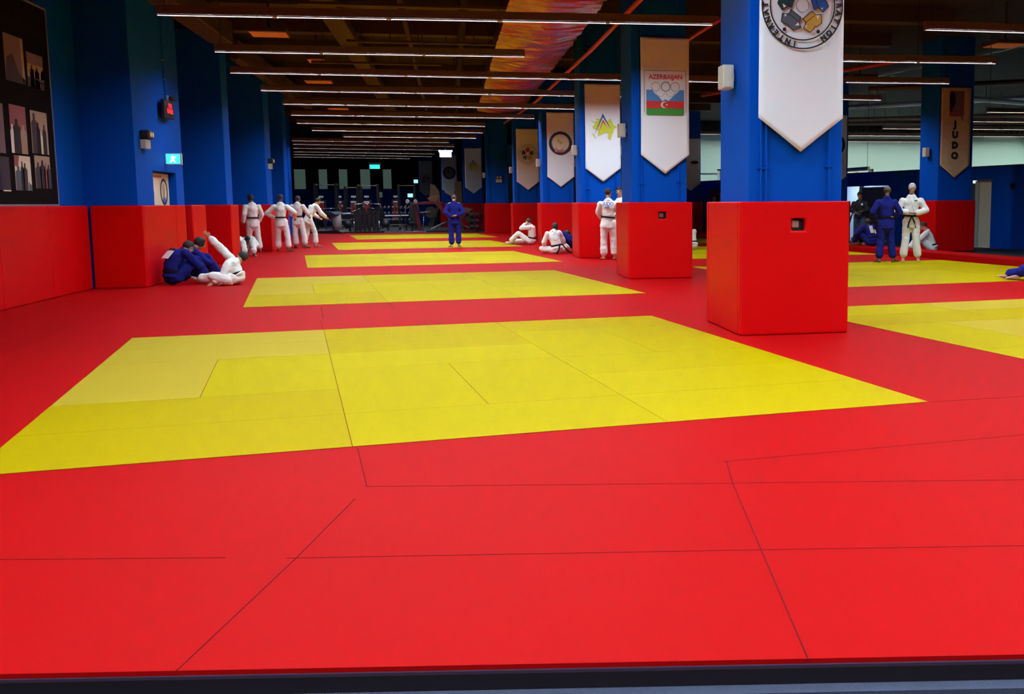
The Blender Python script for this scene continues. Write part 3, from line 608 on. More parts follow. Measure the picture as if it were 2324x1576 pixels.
def twin_spot(u, v, z, facing, label, T=None):
    t = empty('emergency_light', (u, v, z), facing, label, 'emergency light', 'twin-head emergency lights')
    MB().box(-.15, .15, -.10, -.002, -.16, .0).build('battery_box', M['plastic'], t, bevel=.006)
    MB().box(-.14, .16, -.16, -.002, .01, .17).build('head_case', M['dark'], t, bevel=.03)
    for x in (-.06, .08):
        MB().disc(x, .09, .045, -.172, -.161, 16).build('lens', M['spot' if False else 'i_cream'], t)
    return t
twin_spot(-5.38, 20.52, 2.62, PI / 2, 'twin-lamp emergency light low on the first pier, left of the exit sign')
twin_spot(2.42, 52.6, 2.62, 0, 'twin-lamp emergency light on the sixth column')
twin_spot(-5.55, 35.1, 2.72, PI / 2, 'twin-lamp emergency light on the third pier')
t = on_pier('exit_sign', 22.03, 2.34, 'small glowing blue exit sign over the pier doorway', 'exit sign')
MB().box(.002, .30, -.06, .06, -.11, .11).build('case', M['plastic'], t, bevel=.005); MB().box(.03, .285, -.068, -.061, -.095, .095).build('lit_face', M['exitc'], t)
MB().prism([(.09, -.07), (.13, -.0), (.12, .05), (.15, .07), (.18, .04), (.22, .05), (.2, .02), (.17, -.01), (.21, -.07), (.18, -.07), (.15, -.03), (.12, -.07)], -.0712, -.0682).build('running_figure', M['exitw'], t)
# poster in the doorway recess
t = empty('doorway_poster', (-5.528, 22.0, 0), 0, 'white poster with a black-rimmed oval emblem in the pier doorway', 'poster')
MB().box(.0, .012, -.88, .72, 1.0, 2.06).build('sheet', M['i_cream'], t)
MB().ring(.33, 1.71, .21, .26, .0125, .017, 40, plane='yz').build('emblem_ring', M['black'], t)
MB().prism([(.33 - .10, 1.60), (.33 - .12, 1.80), (.33, 1.90), (.33 + .10, 1.76), (.33 + .06, 1.6)], .0125, .016, 'yz').build('emblem_figure', M['i_tan'], t)
MB().prism([(.33 - .12, 1.54), (.33 - .08, 1.60), (.33 + .08, 1.60), (.33 + .12, 1.54), (.33, 1.48)], .0125, .016, 'yz').build('emblem_base', M['i_blue'], t)
MB().ring(-.66, 1.66, .21, .26, .0125, .017, 40, -1.3, 1.3, plane='yz').build('emblem_ring', M['black'], t)
MB().box(.0125, .015, -.38, .2, 1.98, 2.02).build('red_lettering', M['i_orange'], t)
# hanging exit signs over the gym
for u, v, z, m, lb in ((-.12, 56.4, 4.05, 'exitw', 'white lit exit sign hanging where the gym begins'), (-4.35, 66, 3.75, 'tealexit', 'teal lit exit sign hanging deep in the gym')):
    t = empty('exit_sign', (u, v, z), 0, lb, 'exit sign')
    MB().box(-.36, .36, -.04, .04, .05, .16).build('case', M['plastic'], t); MB().box(-.30, .30, -.03, .03, -.2, .049).build('lit_face', M[m], t)
    MB().tube([(0, 0, .16), (0, 0, Z_C - z)], .015).build('hanger', M['dark'], t)
t = empty('dome_camera', (wallU(28.8) - .0, 28.8, 1.86), -TH - PI / 2, 'small black dome camera on the blue wall right of the cream door', 'camera')
MB().disc(0, 0, .10, -.06, -.002, 20).build('mount', M['dark'], t, bevel=.01); MB().disc(0, 0, .07, -.12, -.061, 20).build('dome', M['i_navy'], t, bevel=.03)
# pictures on the blue wall between the nearest columns
t = empty('wall_picture', (wallU(50.6), 50.6, 0), 0, 'picture of a white-clad figure on the far blue wall', 'picture')
dv = (wallU(51.6) - wallU(50.6))
def wp(v0, v1, z0, z1, m, o, nm, par): return MB().prism([(wallU(v0) - wallU(50.6) - o, v0 - 50.6), (wallU(v1) - wallU(50.6) - o, v1 - 50.6), (wallU(v1) - wallU(50.6) - o - .01, v1 - 50.6), (wallU(v0) - wallU(50.6) - o - .01, v0 - 50.6)], z0, z1, 'xy').build(nm, m, par)
wp(48.4, 51.1, .65, 2.07, M['i_dmauve'], .01, 'sheet', t); wp(48.4, 48.7, .9, 2.05, M['silver'], .021, 'border', t)
wp(49.2, 49.9, .75, 1.9, M['i_tan'], .021, 'pictured_figure', t); wp(50.3, 50.7, .9, 1.7, M['i_white'], .021, 'pictured_figure', t)
t = empty('wall_lettering', (26.3, 46.5, 4.9), 0, 'three dark letters standing beyond the glass at the right edge', 'lettering')
link('letters', join_mesh('letters', [text_xz(ch, .62, x, -.1, 0, ext=.02, bold=.01) for ch, x in zip('AHI', (-.5, .1, .55))]), M['dark'], t)
MB().box(-.8, .8, 0.03, .05, -.36, -.33).build('rail', M['dark'], t)
for i, (u, v) in enumerate(((15.2, 57), (19.0, 57), (23.2, 57))):
    t = empty('white_frame', (u, v, -.3), 0, 'white metal frame low behind the glass, %s from the left' % ordn[i], 'frame', 'white frames beyond the glass')
    MB().box(-.5, -.42, -.3, .3, 0, 3.55).box(.42, .5, -.3, .3, 0, 3.55).box(-.5, .5, -.3, .3, 3.47, 3.55).build('tube_frame', M['plastic'], t); MB().box(-.2, .1, -.1, .1, 2.9, 3.0).build('box', M['dark'], t)
# ------------------------------------------------------------------ gym beyond the mats
GZ = -0.041
def gym(name, u, v, rz, label, cat, group=None): return empty(name, (u, v, GZ), rz, label, cat, group)
t = gym('treadmill', -6.0, 54.9, -0.5, 'dark treadmill with a grey round motor cover right of the bending judoka', 'treadmill')
MB().prism([(-.9, .02), (1.0, .02), (1.05, .10), (.85, .22), (-.85, .16)], -.4, .4).build('deck', M['blackmetal'], t, bevel=.03)
MB().box(-.75, .3, -.3, .3, .166, .19).build('belt', M['greymetal'], t)
MB().tube([(.55, 0, .15), (.5, 0, .95)], .24, 24).build('motor_cover', M['greymetal'], t, smooth=True)
for y in (-.34, .34): MB().tube([(.6, y, .15), (.35, y, 1.15), (-.2, y, 1.0)], .04).build('handrail', M['navyplastic'], t, smooth=True)
MB().prism([(-.15, 1.05), (.5, 1.12), (.75, .98), (.7, .9), (.1, .95)], -.42, .42).build('console', M['navyplastic'], t, bevel=.04)
MB().prism([(.08, .2), (.3, .95), (-.45, 1.0), (-.1, .75)], -.30, -.26).build('side_shroud', M['navyplastic'], t)
t = gym('pulley_machine', -4.2, 56.3, 0, 'black pulley machine with a polished angular top frame and steel legs', 'exercise machine')
for s in (-1, 1):
    MB().tube([(s * .08, -.3, 1.52), (s * .72, -.3, 1.47), (s * .76, -.3, 1.40), (s * .72, -.3, 1.08), (s * .06, -.3, 1.36), (s * .08, -.3, 1.52)], .018).build('polished_frame', M['chrome'], t, smooth=True)
    MB().tube([(s * .62, -.3, .62), (s * .66, -.35, .02)], .022).build('leg', M['chrome'], t, smooth=True)
MB().tube([(-.08, -.3, 1.52), (.08, -.3, 1.52)], .02).build('polished_frame', M['chrome'], t, smooth=True)
for x in (-.55, -.35, -.12, .12, .35, .55): MB().box(x - .08, x + .08, -.1, .15, .1, 1.15 + .15 * (abs(x) < .3)).build('weight_stack', M['blackmetal'], t, bevel=.01)
MB().box(-.85, .85, -.2, .3, 0.0, .10).build('base_frame', M['blackmetal'], t, bevel=.01)
MB().box(-.8, .8, .05, .12, 1.0, 1.06).build('crossbar', M['blackmetal'], t)
for s in (-1, 1):
    MB().tube([(s * .95, -.1, .45), (s * .95, .1, .45)], .2, 20).build('weight_plate', M['blackmetal'], t, smooth=True)
    MB().tube([(s * .8, 0, .45), (s * 1.0, 0, .45)], .03).build('plate_pin', M['chrome'], t, smooth=True)
def rack(u, v, w_, h, label):
    t = gym('power_rack', u, v, 0, label, 'exercise rack', 'black power racks in the gym')
    for x in (-w_ / 2, w_ / 2):
        for y in (-.5, .5): MB().box(x - .05, x + .05, y - .05, y + .05, 0, h).build('upright', M['blackmetal'], t, bevel=.008)
        MB().box(x - .05, x + .05, -.45, .45, h - .1, h).build('top_rail', M['blackmetal'], t)
    MB().tube([(-w_ / 2, -.5, h - .08), (w_ / 2, -.5, h - .08)], .022).build('pull_up_bar', M['greymetal'], t, smooth=True)
    MB().tube([(-w_ / 2 - .3, -.6, 1.25), (w_ / 2 + .3, -.6, 1.25)], .016).build('barbell', M['chrome'], t, smooth=True)
    for s in (-1, 1): MB().tube([(s * (w_ / 2 + .12), -.6, 1.25), (s * (w_ / 2 + .2), -.6, 1.25)], .2, 18).build('weight_plate', M['blackmetal'], t)
rack(-6.85, 62.5, 1.15, 2.65, 'black power rack nearest the left piers'); rack(-4.55, 62.5, 1.1, 2.6, 'black power rack behind the pulley machine'); rack(-2.4, 62.8, .9, 2.6, 'black power rack left of the gym columns'); rack(-5.7, 66.5, .9, 2.55, 'black power rack deeper between the others')
for i, (u, v) in enumerate(((-8.0, 70), (-6.9, 70), (-6.0, 70), (-5.2, 70), (-3.4, 70.5))):
    t = gym('weight_machine', u, v, 0, 'red-padded weight machine, %s from the left in the far row' % ordn[i], 'exercise machine', 'red-padded machines along the far gym row')
    MB().box(-.16, .16, -.05, .05, .85, 1.55).build('back_pad', M['red_up'], t, bevel=.03); MB().box(-.2, .2, -.5, -.06, .5, .6).build('seat', M['red_up'], t, bevel=.03)
    MB().box(-.28, .28, .1, .35, 0, 1.75).build('frame', M['blackmetal'], t, bevel=.01)
    MB().box(-.17, .17, -.08, .03, 1.57, 1.66).build('head_plate', M['i_white'], t, bevel=.02); MB().box(-.15, .15, .08, .099, 1.9, 2.02).build('sign_arm', M['i_white'], t)
    MB().box(-.03, .03, .1, .16, 1.75, 2.05).build('post', M['blackmetal'], t)
for i, (u, v, rz) in enumerate(((-5.6, 58.6, .1), (-4.9, 60.0, -.2), (-2.9, 60.5, .2))):
    t = gym('weight_bench', u, v, rz, ['low bench with a pale pad behind the treadmill', 'pale-padded bench between treadmill and pulley machine', 'pale-padded bench right of the pulley machine'][i], 'bench', 'pale benches in the gym')
    MB().box(-.65, .65, -.14, .14, .95 if i < 2 else .8, 1.02 if i < 2 else .87).build('pad', M['i_white'], t, bevel=.03)
    z = .95 if i < 2 else .8
    for x in (-.5, .5): MB().box(x - .03, x + .03, -.12, .12, 0, z).build('leg', M['blackmetal'], t)
    MB().box(-.6, .6, -.03, .03, .3, .36).build('rail', M['greymetal'], t); MB().box(-.7, .1, -.2, .2, .62, .66).build('lower_shelf', M['silver'], t)
t = gym('chest_machine', -1.95, 56.8, 0.1, 'black lever machine with two round white caps, left of the maroon machine', 'exercise machine')
for s in (-1, 1):
    MB().tube([(s * .2, -.1, 1.62), (s * .22, -.16, 1.60)], .10, 20).build('round_cap', M['i_white'], t, smooth=False)
    MB().tube([(s * .2, 0, 1.6), (s * .35, -.2, 1.1), (s * .6, -.3, .9)], .03).build('lever_arm', M['blackmetal'], t, smooth=True)
MB().box(-.12, .12, -.2, -.08, .7, 1.5).build('back_pad', M['upholst'], t, bevel=.03); MB().box(-.18, .18, -.55, -.15, .45, .55).build('seat', M['upholst'], t, bevel=.03)
MB().box(-.08, .08, -.05, .1, 0, 1.6).build('mast', M['blackmetal'], t); MB().box(-.6, .7, -.4, -.3, 0, .07).box(-.05, .05, -.8, .5, 0, .07).build('base_frame', M['chrome'], t, bevel=.01)
MB().tube([(-.75, -.35, .05), (-.6, -.35, .45), (-.4, -.35, .05)], .02).build('foot_rail', M['chrome'], t, smooth=True); MB().tube([(.5, -.4, .03), (.6, -.42, .9)], .025).build('side_post', M['chrome'], t, smooth=True)
MB().tube([(.4, -.3, 1.02), (.95, -.3, 1.06)], .03).build('roller', M['greymetal'], t, smooth=True)
def incline(u, v, rz, label, sc=1.0):
    t = gym('leg_press', u, v, rz, label, 'exercise machine', 'maroon lever machines in the gym'); t.scale = (sc, sc, sc)
    MB().prism([(-1.1, 1.30), (-.2, 1.42), (.35, 1.36), (.35, 1.28), (-1.1, 1.24)], -.3, .3).build('top_beam', M['maroon'], t, bevel=.01)
    MB().prism([(-.35, 1.55), (.2, 1.70), (.22, 1.62), (.05, 1.38), (-.2, 1.38)], -.3, .3).build('foot_plate', M['brown'], t, bevel=.01)
    for y in (-.35, .35):
        MB().prism([(.0, 1.3), (.25, 1.3), (.95, .35), (.8, .3)], y - .04, y + .04).build('side_rail', M['maroon'], t)
        MB().prism([(-.95, 1.25), (-.8, 1.25), (-.62, .0), (-.8, .0)], y - .04, y + .04).build('front_leg', M['maroon'], t)
        MB().box(.75, .85, y - .04, y + .04, 0, .36).build('rear_leg', M['maroon'], t)
        MB().tube([(-.2, y * 1.3, .9), (-.2, y * 1.5, .9)], .26, 20).build('weight_plate', M['blackmetal'], t)
    MB().prism([(-.35, .3), (.05, 1.15), (.2, 1.1), (-.15, .2)], -.25, .25).build('sled', M['dark'], t); MB().prism([(.2, .35), (.75, .55), (.8, .45), (.25, .22)], -.25, .25).build('seat', M['upholst'], t, bevel=.02)
    MB().prism([(-.2, .12), (.42, .42), (.42, .46), (-.22, .18)], -.5, -.4).build('safety_bar', M['silver'], t)
    MB().box(-.8, .9, -.35, .35, 0, .06).build('base_frame', M['blackmetal'], t)
incline(-.75, 57.3, 0, 'big maroon leg-press machine behind the standing blue-suited judoka', 1.15)
incline(.95, 56.2, 2.9, 'smaller maroon machine between the judoka in blue and the sixth column pad', .75)
t = gym('plate_tree', 1.25, 55.2, 0, 'weight-plate tree by the sixth column pad', 'rack')
MB().box(-.03, .03, -.03, .03, 0, 1.1).build('post', M['blackmetal'], t); MB().box(-.3, .3, -.25, .25, 0, .05).build('base', M['blackmetal'], t)
for z in (.3, .6, .9):
    MB().tube([(-.22, 0, z), (-.04, 0, z)], .14, 18).build('weight_plate', M['blackmetal'], t); MB().tube([(.04, 0, z), (.22, 0, z)], .14, 18).build('weight_plate', M['maroon'], t)
t = gym('dumbbell_rack', -3.0, 66, 0, 'long black dumbbell rack in the middle of the gym', 'rack')
for z in (.45, .85, 1.2): MB().box(-1.0, 1.0, -.2, .2, z, z + .05).build('shelf', M['blackmetal'], t)
for x in (-1, 1): MB().box(x - .04, x + .04, -.25, .25, 0, 1.3).build('side_frame', M['blackmetal'], t)
for k in range(8):
    for z in (.56, .96, 1.31):
        x = -.85 + k * .24; MB().tube([(x, -.15, z), (x, -.06, z)], .055, 10).tube([(x, -.06, z), (x, .06, z)], .015, 6).tube([(x, .06, z), (x, .15, z)], .055, 10).build('dumbbell', M['greymetal'], t)
for i, (u, v, z, m, w_, h) in enumerate(((-2.6, 74, 2.05, 'screen', .35, .25), (-4.6, 74, 2.1, 'glow', .3, .35), (-2.3, 79, 3.1, 'screen', .4, .25), (-1.15, 73, 2.0, 'i_gold', .3, .2))):
    t = empty('wall_screen' if i != 3 else 'notice', (u, v, GZ), 0, 'small glowing screen, %s across the dark gym' % ordn[i], 'screen', 'small lit screens in the gym')
    MB().box(-w_ / 2, w_ / 2, -.03, -.001, z - h / 2, z + h / 2).build('display', M[m], t); MB().box(-w_ / 2 - .03, w_ / 2 + .03, 0, .05, z - h / 2 - .03, z + h / 2 + .03).build('case', M['blackmetal'], t)
    MB().box(-.03, .03, 0.051, .1, 0, z + .2).build('stand', M['blackmetal'], t)
t = gym('poster_stand', .62, 62, 0, 'tall brown poster stand left of the nearest gym column', 'poster')
MB().box(-.28, .12, 0, .04, 0, 2.75).build('board', M['brown'], t); MB().prism([(-.9, 2.15), (-.4, 2.2), (-.28, 2.05), (-.28, 1.7), (-.5, 1.9)], .0, .03).build('printed_shape', M['i_tan'], t)
t = gym('poster_stand', -.75, 62, 0, 'second brown poster stand behind the maroon machine', 'poster')
MB().prism([(-.35, 1.55), (-.3, 2.6), (-.05, 2.55), (.2, 2.2), (.25, 1.5)], 0, .04).build('board', M['brown'], t); MB().box(-.03, .03, .04, .08, 0, 1.6).build('post', M['blackmetal'], t)
# ------------------------------------------------------------------ people
V3 = Vector
def frame_of(n, side):
    n = n.normalized(); s = (side - n * side.dot(n))
    s = s.normalized() if s.length > 1e-4 else n.orthogonal().normalized()
    return n, s, n.cross(s)
class Blob:
    """closed shapes fused by a voxel remesh into one surface"""
    def __init__(s): s.b = bmesh.new()
    def ecap(s, a, b, ra, rb, side=None, n=14, hemi=4):
        a, b = V3(a), V3(b); ra = ra if isinstance(ra, tuple) else (ra, ra); rb = rb if isinstance(rb, tuple) else (rb, rb)
        ax, sd, dp = frame_of(b - a if (b - a).length > 1e-5 else V3((0, 0, 1)), V3(side) if side is not None else V3((1, 0.01, 0)))
        prof = []
        for k in range(hemi + 1):
            t = PI / 2 * k / hemi; prof.append((a - ax * min(ra) * math.cos(t), ra[0] * max(math.sin(t), .02), ra[1] * max(math.sin(t), .02)))
        for k in range(hemi + 1):
            t = PI / 2 * k / hemi; prof.append((b + ax * min(rb) * math.sin(t), rb[0] * max(math.cos(t), .02), rb[1] * max(math.cos(t), .02)))
        rings = [[s.b.verts.new(c + sd * math.cos(2 * PI * i / n) * x + dp * math.sin(2 * PI * i / n) * y) for i in range(n)] for c, x, y in prof]
        for A, B_ in zip(rings, rings[1:]):
            for i in range(n): s.b.faces.new((A[i], A[(i + 1) % n], B_[(i + 1) % n], B_[i]))
        s.b.faces.new(rings[0][::-1]); s.b.faces.new(rings[-1]); return s
    def chain(s, pts, rs, side=None):
        for i in range(len(pts) - 1): s.ecap(pts[i], pts[i + 1], rs[i], rs[i + 1], side)
        return s
    def build(s, name, m, parent, vox=0.012, it=4, disp=0.0):
        bmesh.ops.recalc_face_normals(s.b, faces=s.b.faces)
        me = bpy.data.meshes.new(name); s.b.to_mesh(me); s.b.free()
        o = bpy.data.objects.new('tmp', me); C.objects.link(o)
        r = o.modifiers.new('r', 'REMESH'); r.mode = 'VOXEL'; r.voxel_size = vox
        q = o.modifiers.new('s', 'SMOOTH'); q.factor = .5; q.iterations = it
        bpy.context.view_layer.update()
        me2 = bpy.data.meshes.new_from_object(o.evaluated_get(bpy.context.evaluated_depsgraph_get()))
        bpy.data.objects.remove(o); bpy.data.meshes.remove(me)
        me2.name = name
        if disp:
            for v in me2.vertices:
                v.co += v.normal * disp * (noise.noise(v.co * 9) + .6 * noise.noise(V3((v.co.x * 5, v.co.y * 5, v.co.z * 20))))
        return link(name, me2, m, parent, smooth=True)

STAND = dict(pel=(0, 0, .95), spi=(0, 0, 1.13), che=(0, .01, 1.33), nec=(0, 0, 1.49), hd=(0, .03, 1.63), face=(0, 1, 0),
             shL=(-.19, 0, 1.385), elL=(-.25, -.03, 1.15), wrL=(-.26, .05, .91), shR=(.19, 0, 1.385), elR=(.25, -.03, 1.15), wrR=(.26, .05, .91),
             hiL=(-.095, 0, .91), knL=(-.12, .02, .50), anL=(-.14, -.03, .085), toL=(-.17, .13, .03),
             hiR=(.095, 0, .91), knR=(.12, .02, .50), anR=(.14, -.03, .085), toR=(.17, .13, .03))
# seated with the knees drawn up
SITK = dict(pel=(0, 0, .13), spi=(0, .04, .30), che=(0, .13, .48), nec=(0, .22, .61), hd=(0, .31, .70), face=(0, 1, -.25),
            shL=(-.18, .19, .55), elL=(-.27, .36, .36), wrL=(-.10, .52, .30), shR=(.18, .19, .55), elR=(.27, .36, .36), wrR=(.10, .52, .30),
            hiL=(-.10, .04, .13), knL=(-.15, .40, .45), anL=(-.13, .62, .09), toL=(-.14, .80, .03),
            hiR=(.10, .04, .13), knR=(.15, .40, .45), anR=(.13, .62, .09), toR=(.14, .80, .03))
# seated with the legs stretched out
SITL = dict(pel=(0, 0, .13), spi=(0, .0, .32), che=(0, .03, .50), nec=(0, .07, .65), hd=(0, .12, .77), face=(0, 1, -.1),
            shL=(-.18, .05, .58), elL=(-.28, -.02, .33), wrL=(-.26, .18, .20), shR=(.18, .05, .58), elR=(.28, -.02, .33), wrR=(.26, .18, .20),
            hiL=(-.10, .04, .12), knL=(-.15, .48, .14), anL=(-.18, .88, .08), toL=(-.20, .95, .19),
            hiR=(.10, .04, .12), knR=(.15, .48, .14), anR=(.18, .88, .08), toR=(.20, .95, .19))

def hand(B, wr, el, curl=.5, thumb_in=1, d=None, sidev=None):
    wr = V3(wr); ax = (V3(d) if d else (wr - V3(el))).normalized()
    n, s, p = frame_of(ax, V3(sidev) if sidev else V3((0, 1, 0)))
    # s: across the knuckles, p: palm normal
    pe = wr + n * .085
    B.ecap(wr, pe, (.030, .017), (.040, .015), s, n=10, hemi=3)
    for k, (off, ln) in enumerate(((-.030, .060), (-.010, .072), (.011, .067), (.031, .052))):
        b = pe + s * off - n * .004; m_ = b + (n * math.cos(curl * .6) + p * math.sin(curl * .6)) * ln * .55
        e = m_ + (n * math.cos(curl * 1.7) + p * math.sin(curl * 1.7)) * ln * .5
        B.ecap(b, m_, .0095, .009, n=8, hemi=2); B.ecap(m_, e, .009, .0078, n=8, hemi=2)
    tb = wr + n * .025 + s * -.028 * thumb_in; tm = tb + (n * .6 - s * .7 * thumb_in + p * .3).normalized() * .042; te = tm + (n * .9 - s * .2 * thumb_in + p * .3).normalized() * .032
    B.ecap(tb, tm, .013, .011, n=8, hemi=2); B.ecap(tm, te, .011, .009, n=8, hemi=2)

def person(label, u, v, phi, base=STAND, gi='w', over=None, skin='skin', hair='hair', style='short', belt=True, z0=0.0, sc=1.0, tails=True, kind='gi', patch=None, curl=.5,
           vox=.0105, scarf=None, hand_dir=None, bareW=1.0):
    P = {k: V3(x) for k, x in base.items()}
    for k, x in (over or {}).items(): P[k] = V3(x)
    fc = P['face'].normalized()
    hip_s = (P['hiR'] - P['hiL']).normalized(); sh_s = (P['shR'] - P['shL']).normalized()
    b = Blob()
    # trunk, neck
    b.ecap(P['pel'], P['spi'], (.135, .10), (.12, .09), hip_s); b.ecap(P['spi'], P['che'], (.12, .09), (.15, .105), sh_s)
    b.ecap(P['che'], P['nec'] - (P['nec'] - P['che']) * .25, (.15, .10), (.10, .07), sh_s)
    b.ecap(P['nec'] - (P['nec'] - P['che']) * .1, P['hd'] - (P['hd'] - P['nec']) * .25, .056, .052)
    # head: skull, jaw, nose, ears
    up = (P['hd'] - P['nec']).normalized(); up = (up * .4 + (V3((0, 0, 1)) - fc * fc.z) * .8).normalized()
    up = (up - fc * up.dot(fc)).normalized(); rt = fc.cross(up).normalized(); H = P['hd']
    b.ecap(H + up * .03 - fc * .012, H + up * .035 + fc * .008, (.073, .086), (.073, .082), rt, n=18, hemi=6)
    b.ecap(H + up * .02 + fc * .018, H - up * .055 + fc * .034, (.066, .062), (.043, .045), rt, n=16)
    b.ecap(H - up * .068 + fc * .062, H - up * .066 + fc * .070, .018, .015)
    b.ecap(H + up * .012 + fc * .092, H - up * .018 + fc * .104, .010, .015, rt, n=8)
    for s in (-1, 1):
        b.ecap(H + rt * s * .074 + up * .012 - fc * .004, H + rt * s * .077 - up * .022, (.010, .020), (.008, .013), rt, n=8)
        b.ecap(H + rt * s * .030 + up * .030 + fc * .078, H + rt * s * .040 + up * .030 + fc * .074, .011, .010, n=8)
    # arms, hands
    for S, s in (('L', -1), ('R', 1)):
        sh, el, wr = P['sh' + S], P['el' + S], P['wr' + S]
        b.ecap(P['che'] * .3 + sh * .7, sh, .065, .058); b.ecap(sh, el, .052, .040); b.ecap(el, wr, .041, .027)
        hd_ = (hand_dir or {}).get(S)
        hand(b, wr, el, curl=curl, thumb_in=s, d=hd_)
        hi, kn, an, to = P['hi' + S], P['kn' + S], P['an' + S], P['to' + S]
        b.ecap(hi, kn, .085, .055); b.ecap(kn, kn * .6 + an * .4, .054, .052); b.ecap(kn * .6 + an * .4, an, .052, .035)
        fd_ = (to - an); ft = fd_.normalized(); side = ft.cross(V3((0, 0, 1)) if abs(ft.z) < .8 else V3((0, 1, 0))).normalized()
        heel = an - V3((ft.x, ft.y, 0)) * .035 - V3((0, 0, 1)) * max(0, min(an.z - .035, .05))
        b.ecap(an, heel, .036, .032); b.ecap(an, to, (.034, .032), (.044, .020), side); b.ecap(heel, to, (.030, .026), (.044, .018), side)
        for k in range(5):
            o_ = side * (-.034 + k * .017); e_ = to + ft * (.055 - .006 * k if s * 1 < 0 else .031 + .006 * k) + o_; e_.z = max(e_.z - .004, .010)
            b.ecap(to + o_, e_, .011, .009, n=7, hemi=2)
    root = b.build('person', M[skin], None, vox=vox, it=2)
    root.location = (u, v, z0); root.rotation_euler = (0, 0, math.radians(phi)); root.scale = (sc, sc, sc)
    tag(root, label, 'person')
    # clothing
    cm = {'w': 'gi_w', 'b': 'gi_b', 'j': 'jacket'}[gi]; tm = {'w': 'gi_w', 'b': 'gi_b', 'j': 'jeans'}[gi]
    dn = (P['pel'] - P['spi']).normalized(); seated = P['pel'].z < .5
    j = Blob()
    hem = P['pel'] + dn * (.02 if seated else (.16 if kind == 'gi' else .02))
    if seated: hem = P['pel'] + V3((0, -.01, .02))
    j.ecap(P['spi'] * .55 + P['pel'] * .45, hem, (.150, .115), (.185, .150), hip_s, n=20, hemi=1)
    j.ecap(P['spi'] * .7 + P['pel'] * .3, P['spi'], (.148, .115), (.150, .118), hip_s, n=20)
    j.ecap(P['spi'], P['che'], (.152, .120), (.178, .130), sh_s, n=20); j.ecap(P['che'], P['nec'] - (P['nec'] - P['che']) * .35, (.178, .128), (.130, .088), sh_s, n=20); j.ecap(P['nec'] - (P['nec'] - P['che']) * .3, P['nec'] - (P['nec'] - P['che']) * .02, (.11, .08), (.068, .066), sh_s)
    for S in 'LR':
        sh, el, wr = P['sh' + S], P['el' + S], P['wr' + S]
        j.ecap(P['che'] * .3 + sh * .7 - V3((0, 0, .012)), sh, .076, .076); j.ecap(sh, el, .079, .074)
        j.ecap(el, el * .15 + wr * .85, .076, .066 if kind == 'gi' else .045, hemi=3)
    jk = j.build('jacket', M[cm], root, vox=.016, it=4, disp=.010)
    t_ = Blob()
    t_.ecap(P['pel'] + (P['spi'] - P['pel']) * .3, P['pel'], (.14, .11), (.155, .13), hip_s); t_.ecap(P['hiL'], P['hiR'], .105, .105)
    for S in 'LR':
        hi, kn, an = P['hi' + S], P['kn' + S], P['an' + S]
        r3 = .094 if kind == 'gi' else .060
        t_.ecap(hi, kn, .108, .086 if kind == 'gi' else .07); e_ = kn * .12 + an * .88 + V3((0, 0, .02))
        t_.ecap(kn, e_, .088 if kind == 'gi' else .07, r3, hemi=1)
    t_.build('trousers', M[tm], root, vox=.016, it=4, disp=.011)
    # lapels and collar
    f_t = sh_s.cross((P['nec'] - P['che']).normalized()).normalized()
    if f_t.dot(fc) < 0 and not seated: f_t = -f_t if f_t.dot(V3((0, 1, 0))) < 0 else f_t
    if f_t.dot(V3((0, 1, .3))) < 0: f_t = -f_t
    lp = Blob(); N_, Ch, Sp = P['nec'], P['che'], P['spi']
    ndir = (N_ - Ch).normalized()
    for s in (-1, 1):
        lp.chain([N_ - f_t * .075 + ndir * .0, N_ + sh_s * s * .075 - f_t * .02 + ndir * .005, N_ + sh_s * s * .062 + f_t * .055 - ndir * .03, Ch + f_t * .132 + sh_s * s * -.005, Sp + f_t * .128 - sh_s * s * .05], [.018, .019, .018, .017, .016])
    lp.build('lapel', M[cm if kind == 'gi' else 'dark'], root, vox=.010, it=3)
    if kind == 'gi' and belt:
        c0 = P['pel'] * .42 + P['spi'] * .58; ax, sd, dp = frame_of((P['spi'] - P['pel']), hip_s)
        mb = MB(); n = 36; A = []
        for i in range(n):
            a = 2 * PI * i / n; q = [c0 + sd * math.cos(a) * (rx) + dp * math.sin(a) * (ry) + ax * h for rx, ry, h in ((.158, .125, -.021), (.170, .137, -.021), (.170, .137, .021), (.158, .125, .021))]
            A.append([mb.b.verts.new(x) for x in q])
        for i in range(n):
            for k in range(4): mb.b.faces.new((A[i][k], A[(i + 1) % n][k], A[(i + 1) % n][(k + 1) % 4], A[i][(k + 1) % 4]))
        fr = dp if dp.dot(f_t) > 0 else -dp
        k0 = c0 + fr * .142
        bt = mb.build('belt', M['belt'], root, smooth=False)
        if tails:
            MB().tube([k0 - sd * .03, k0 + fr * .015, k0 + sd * .03], [.022, .026, .022], 8).build('belt_knot', M['belt'], bt, smooth=True)
            for s in (-1, 1):
                e1 = k0 + sd * s * .06 + fr * .03 + V3((0, 0, -.14)); e2 = k0 + sd * s * .09 + fr * .03 + V3((0, 0, -.27))
                if seated: e1 = k0 + sd * s * .10 + fr * .05 + V3((0, 0, -.03)); e2 = k0 + sd * s * .17 + fr * .08 + V3((0, 0, -.08))
                MB().tube([k0, e1, e2], [.012, .018, .018], 6).build('belt_end', M['belt'], bt)
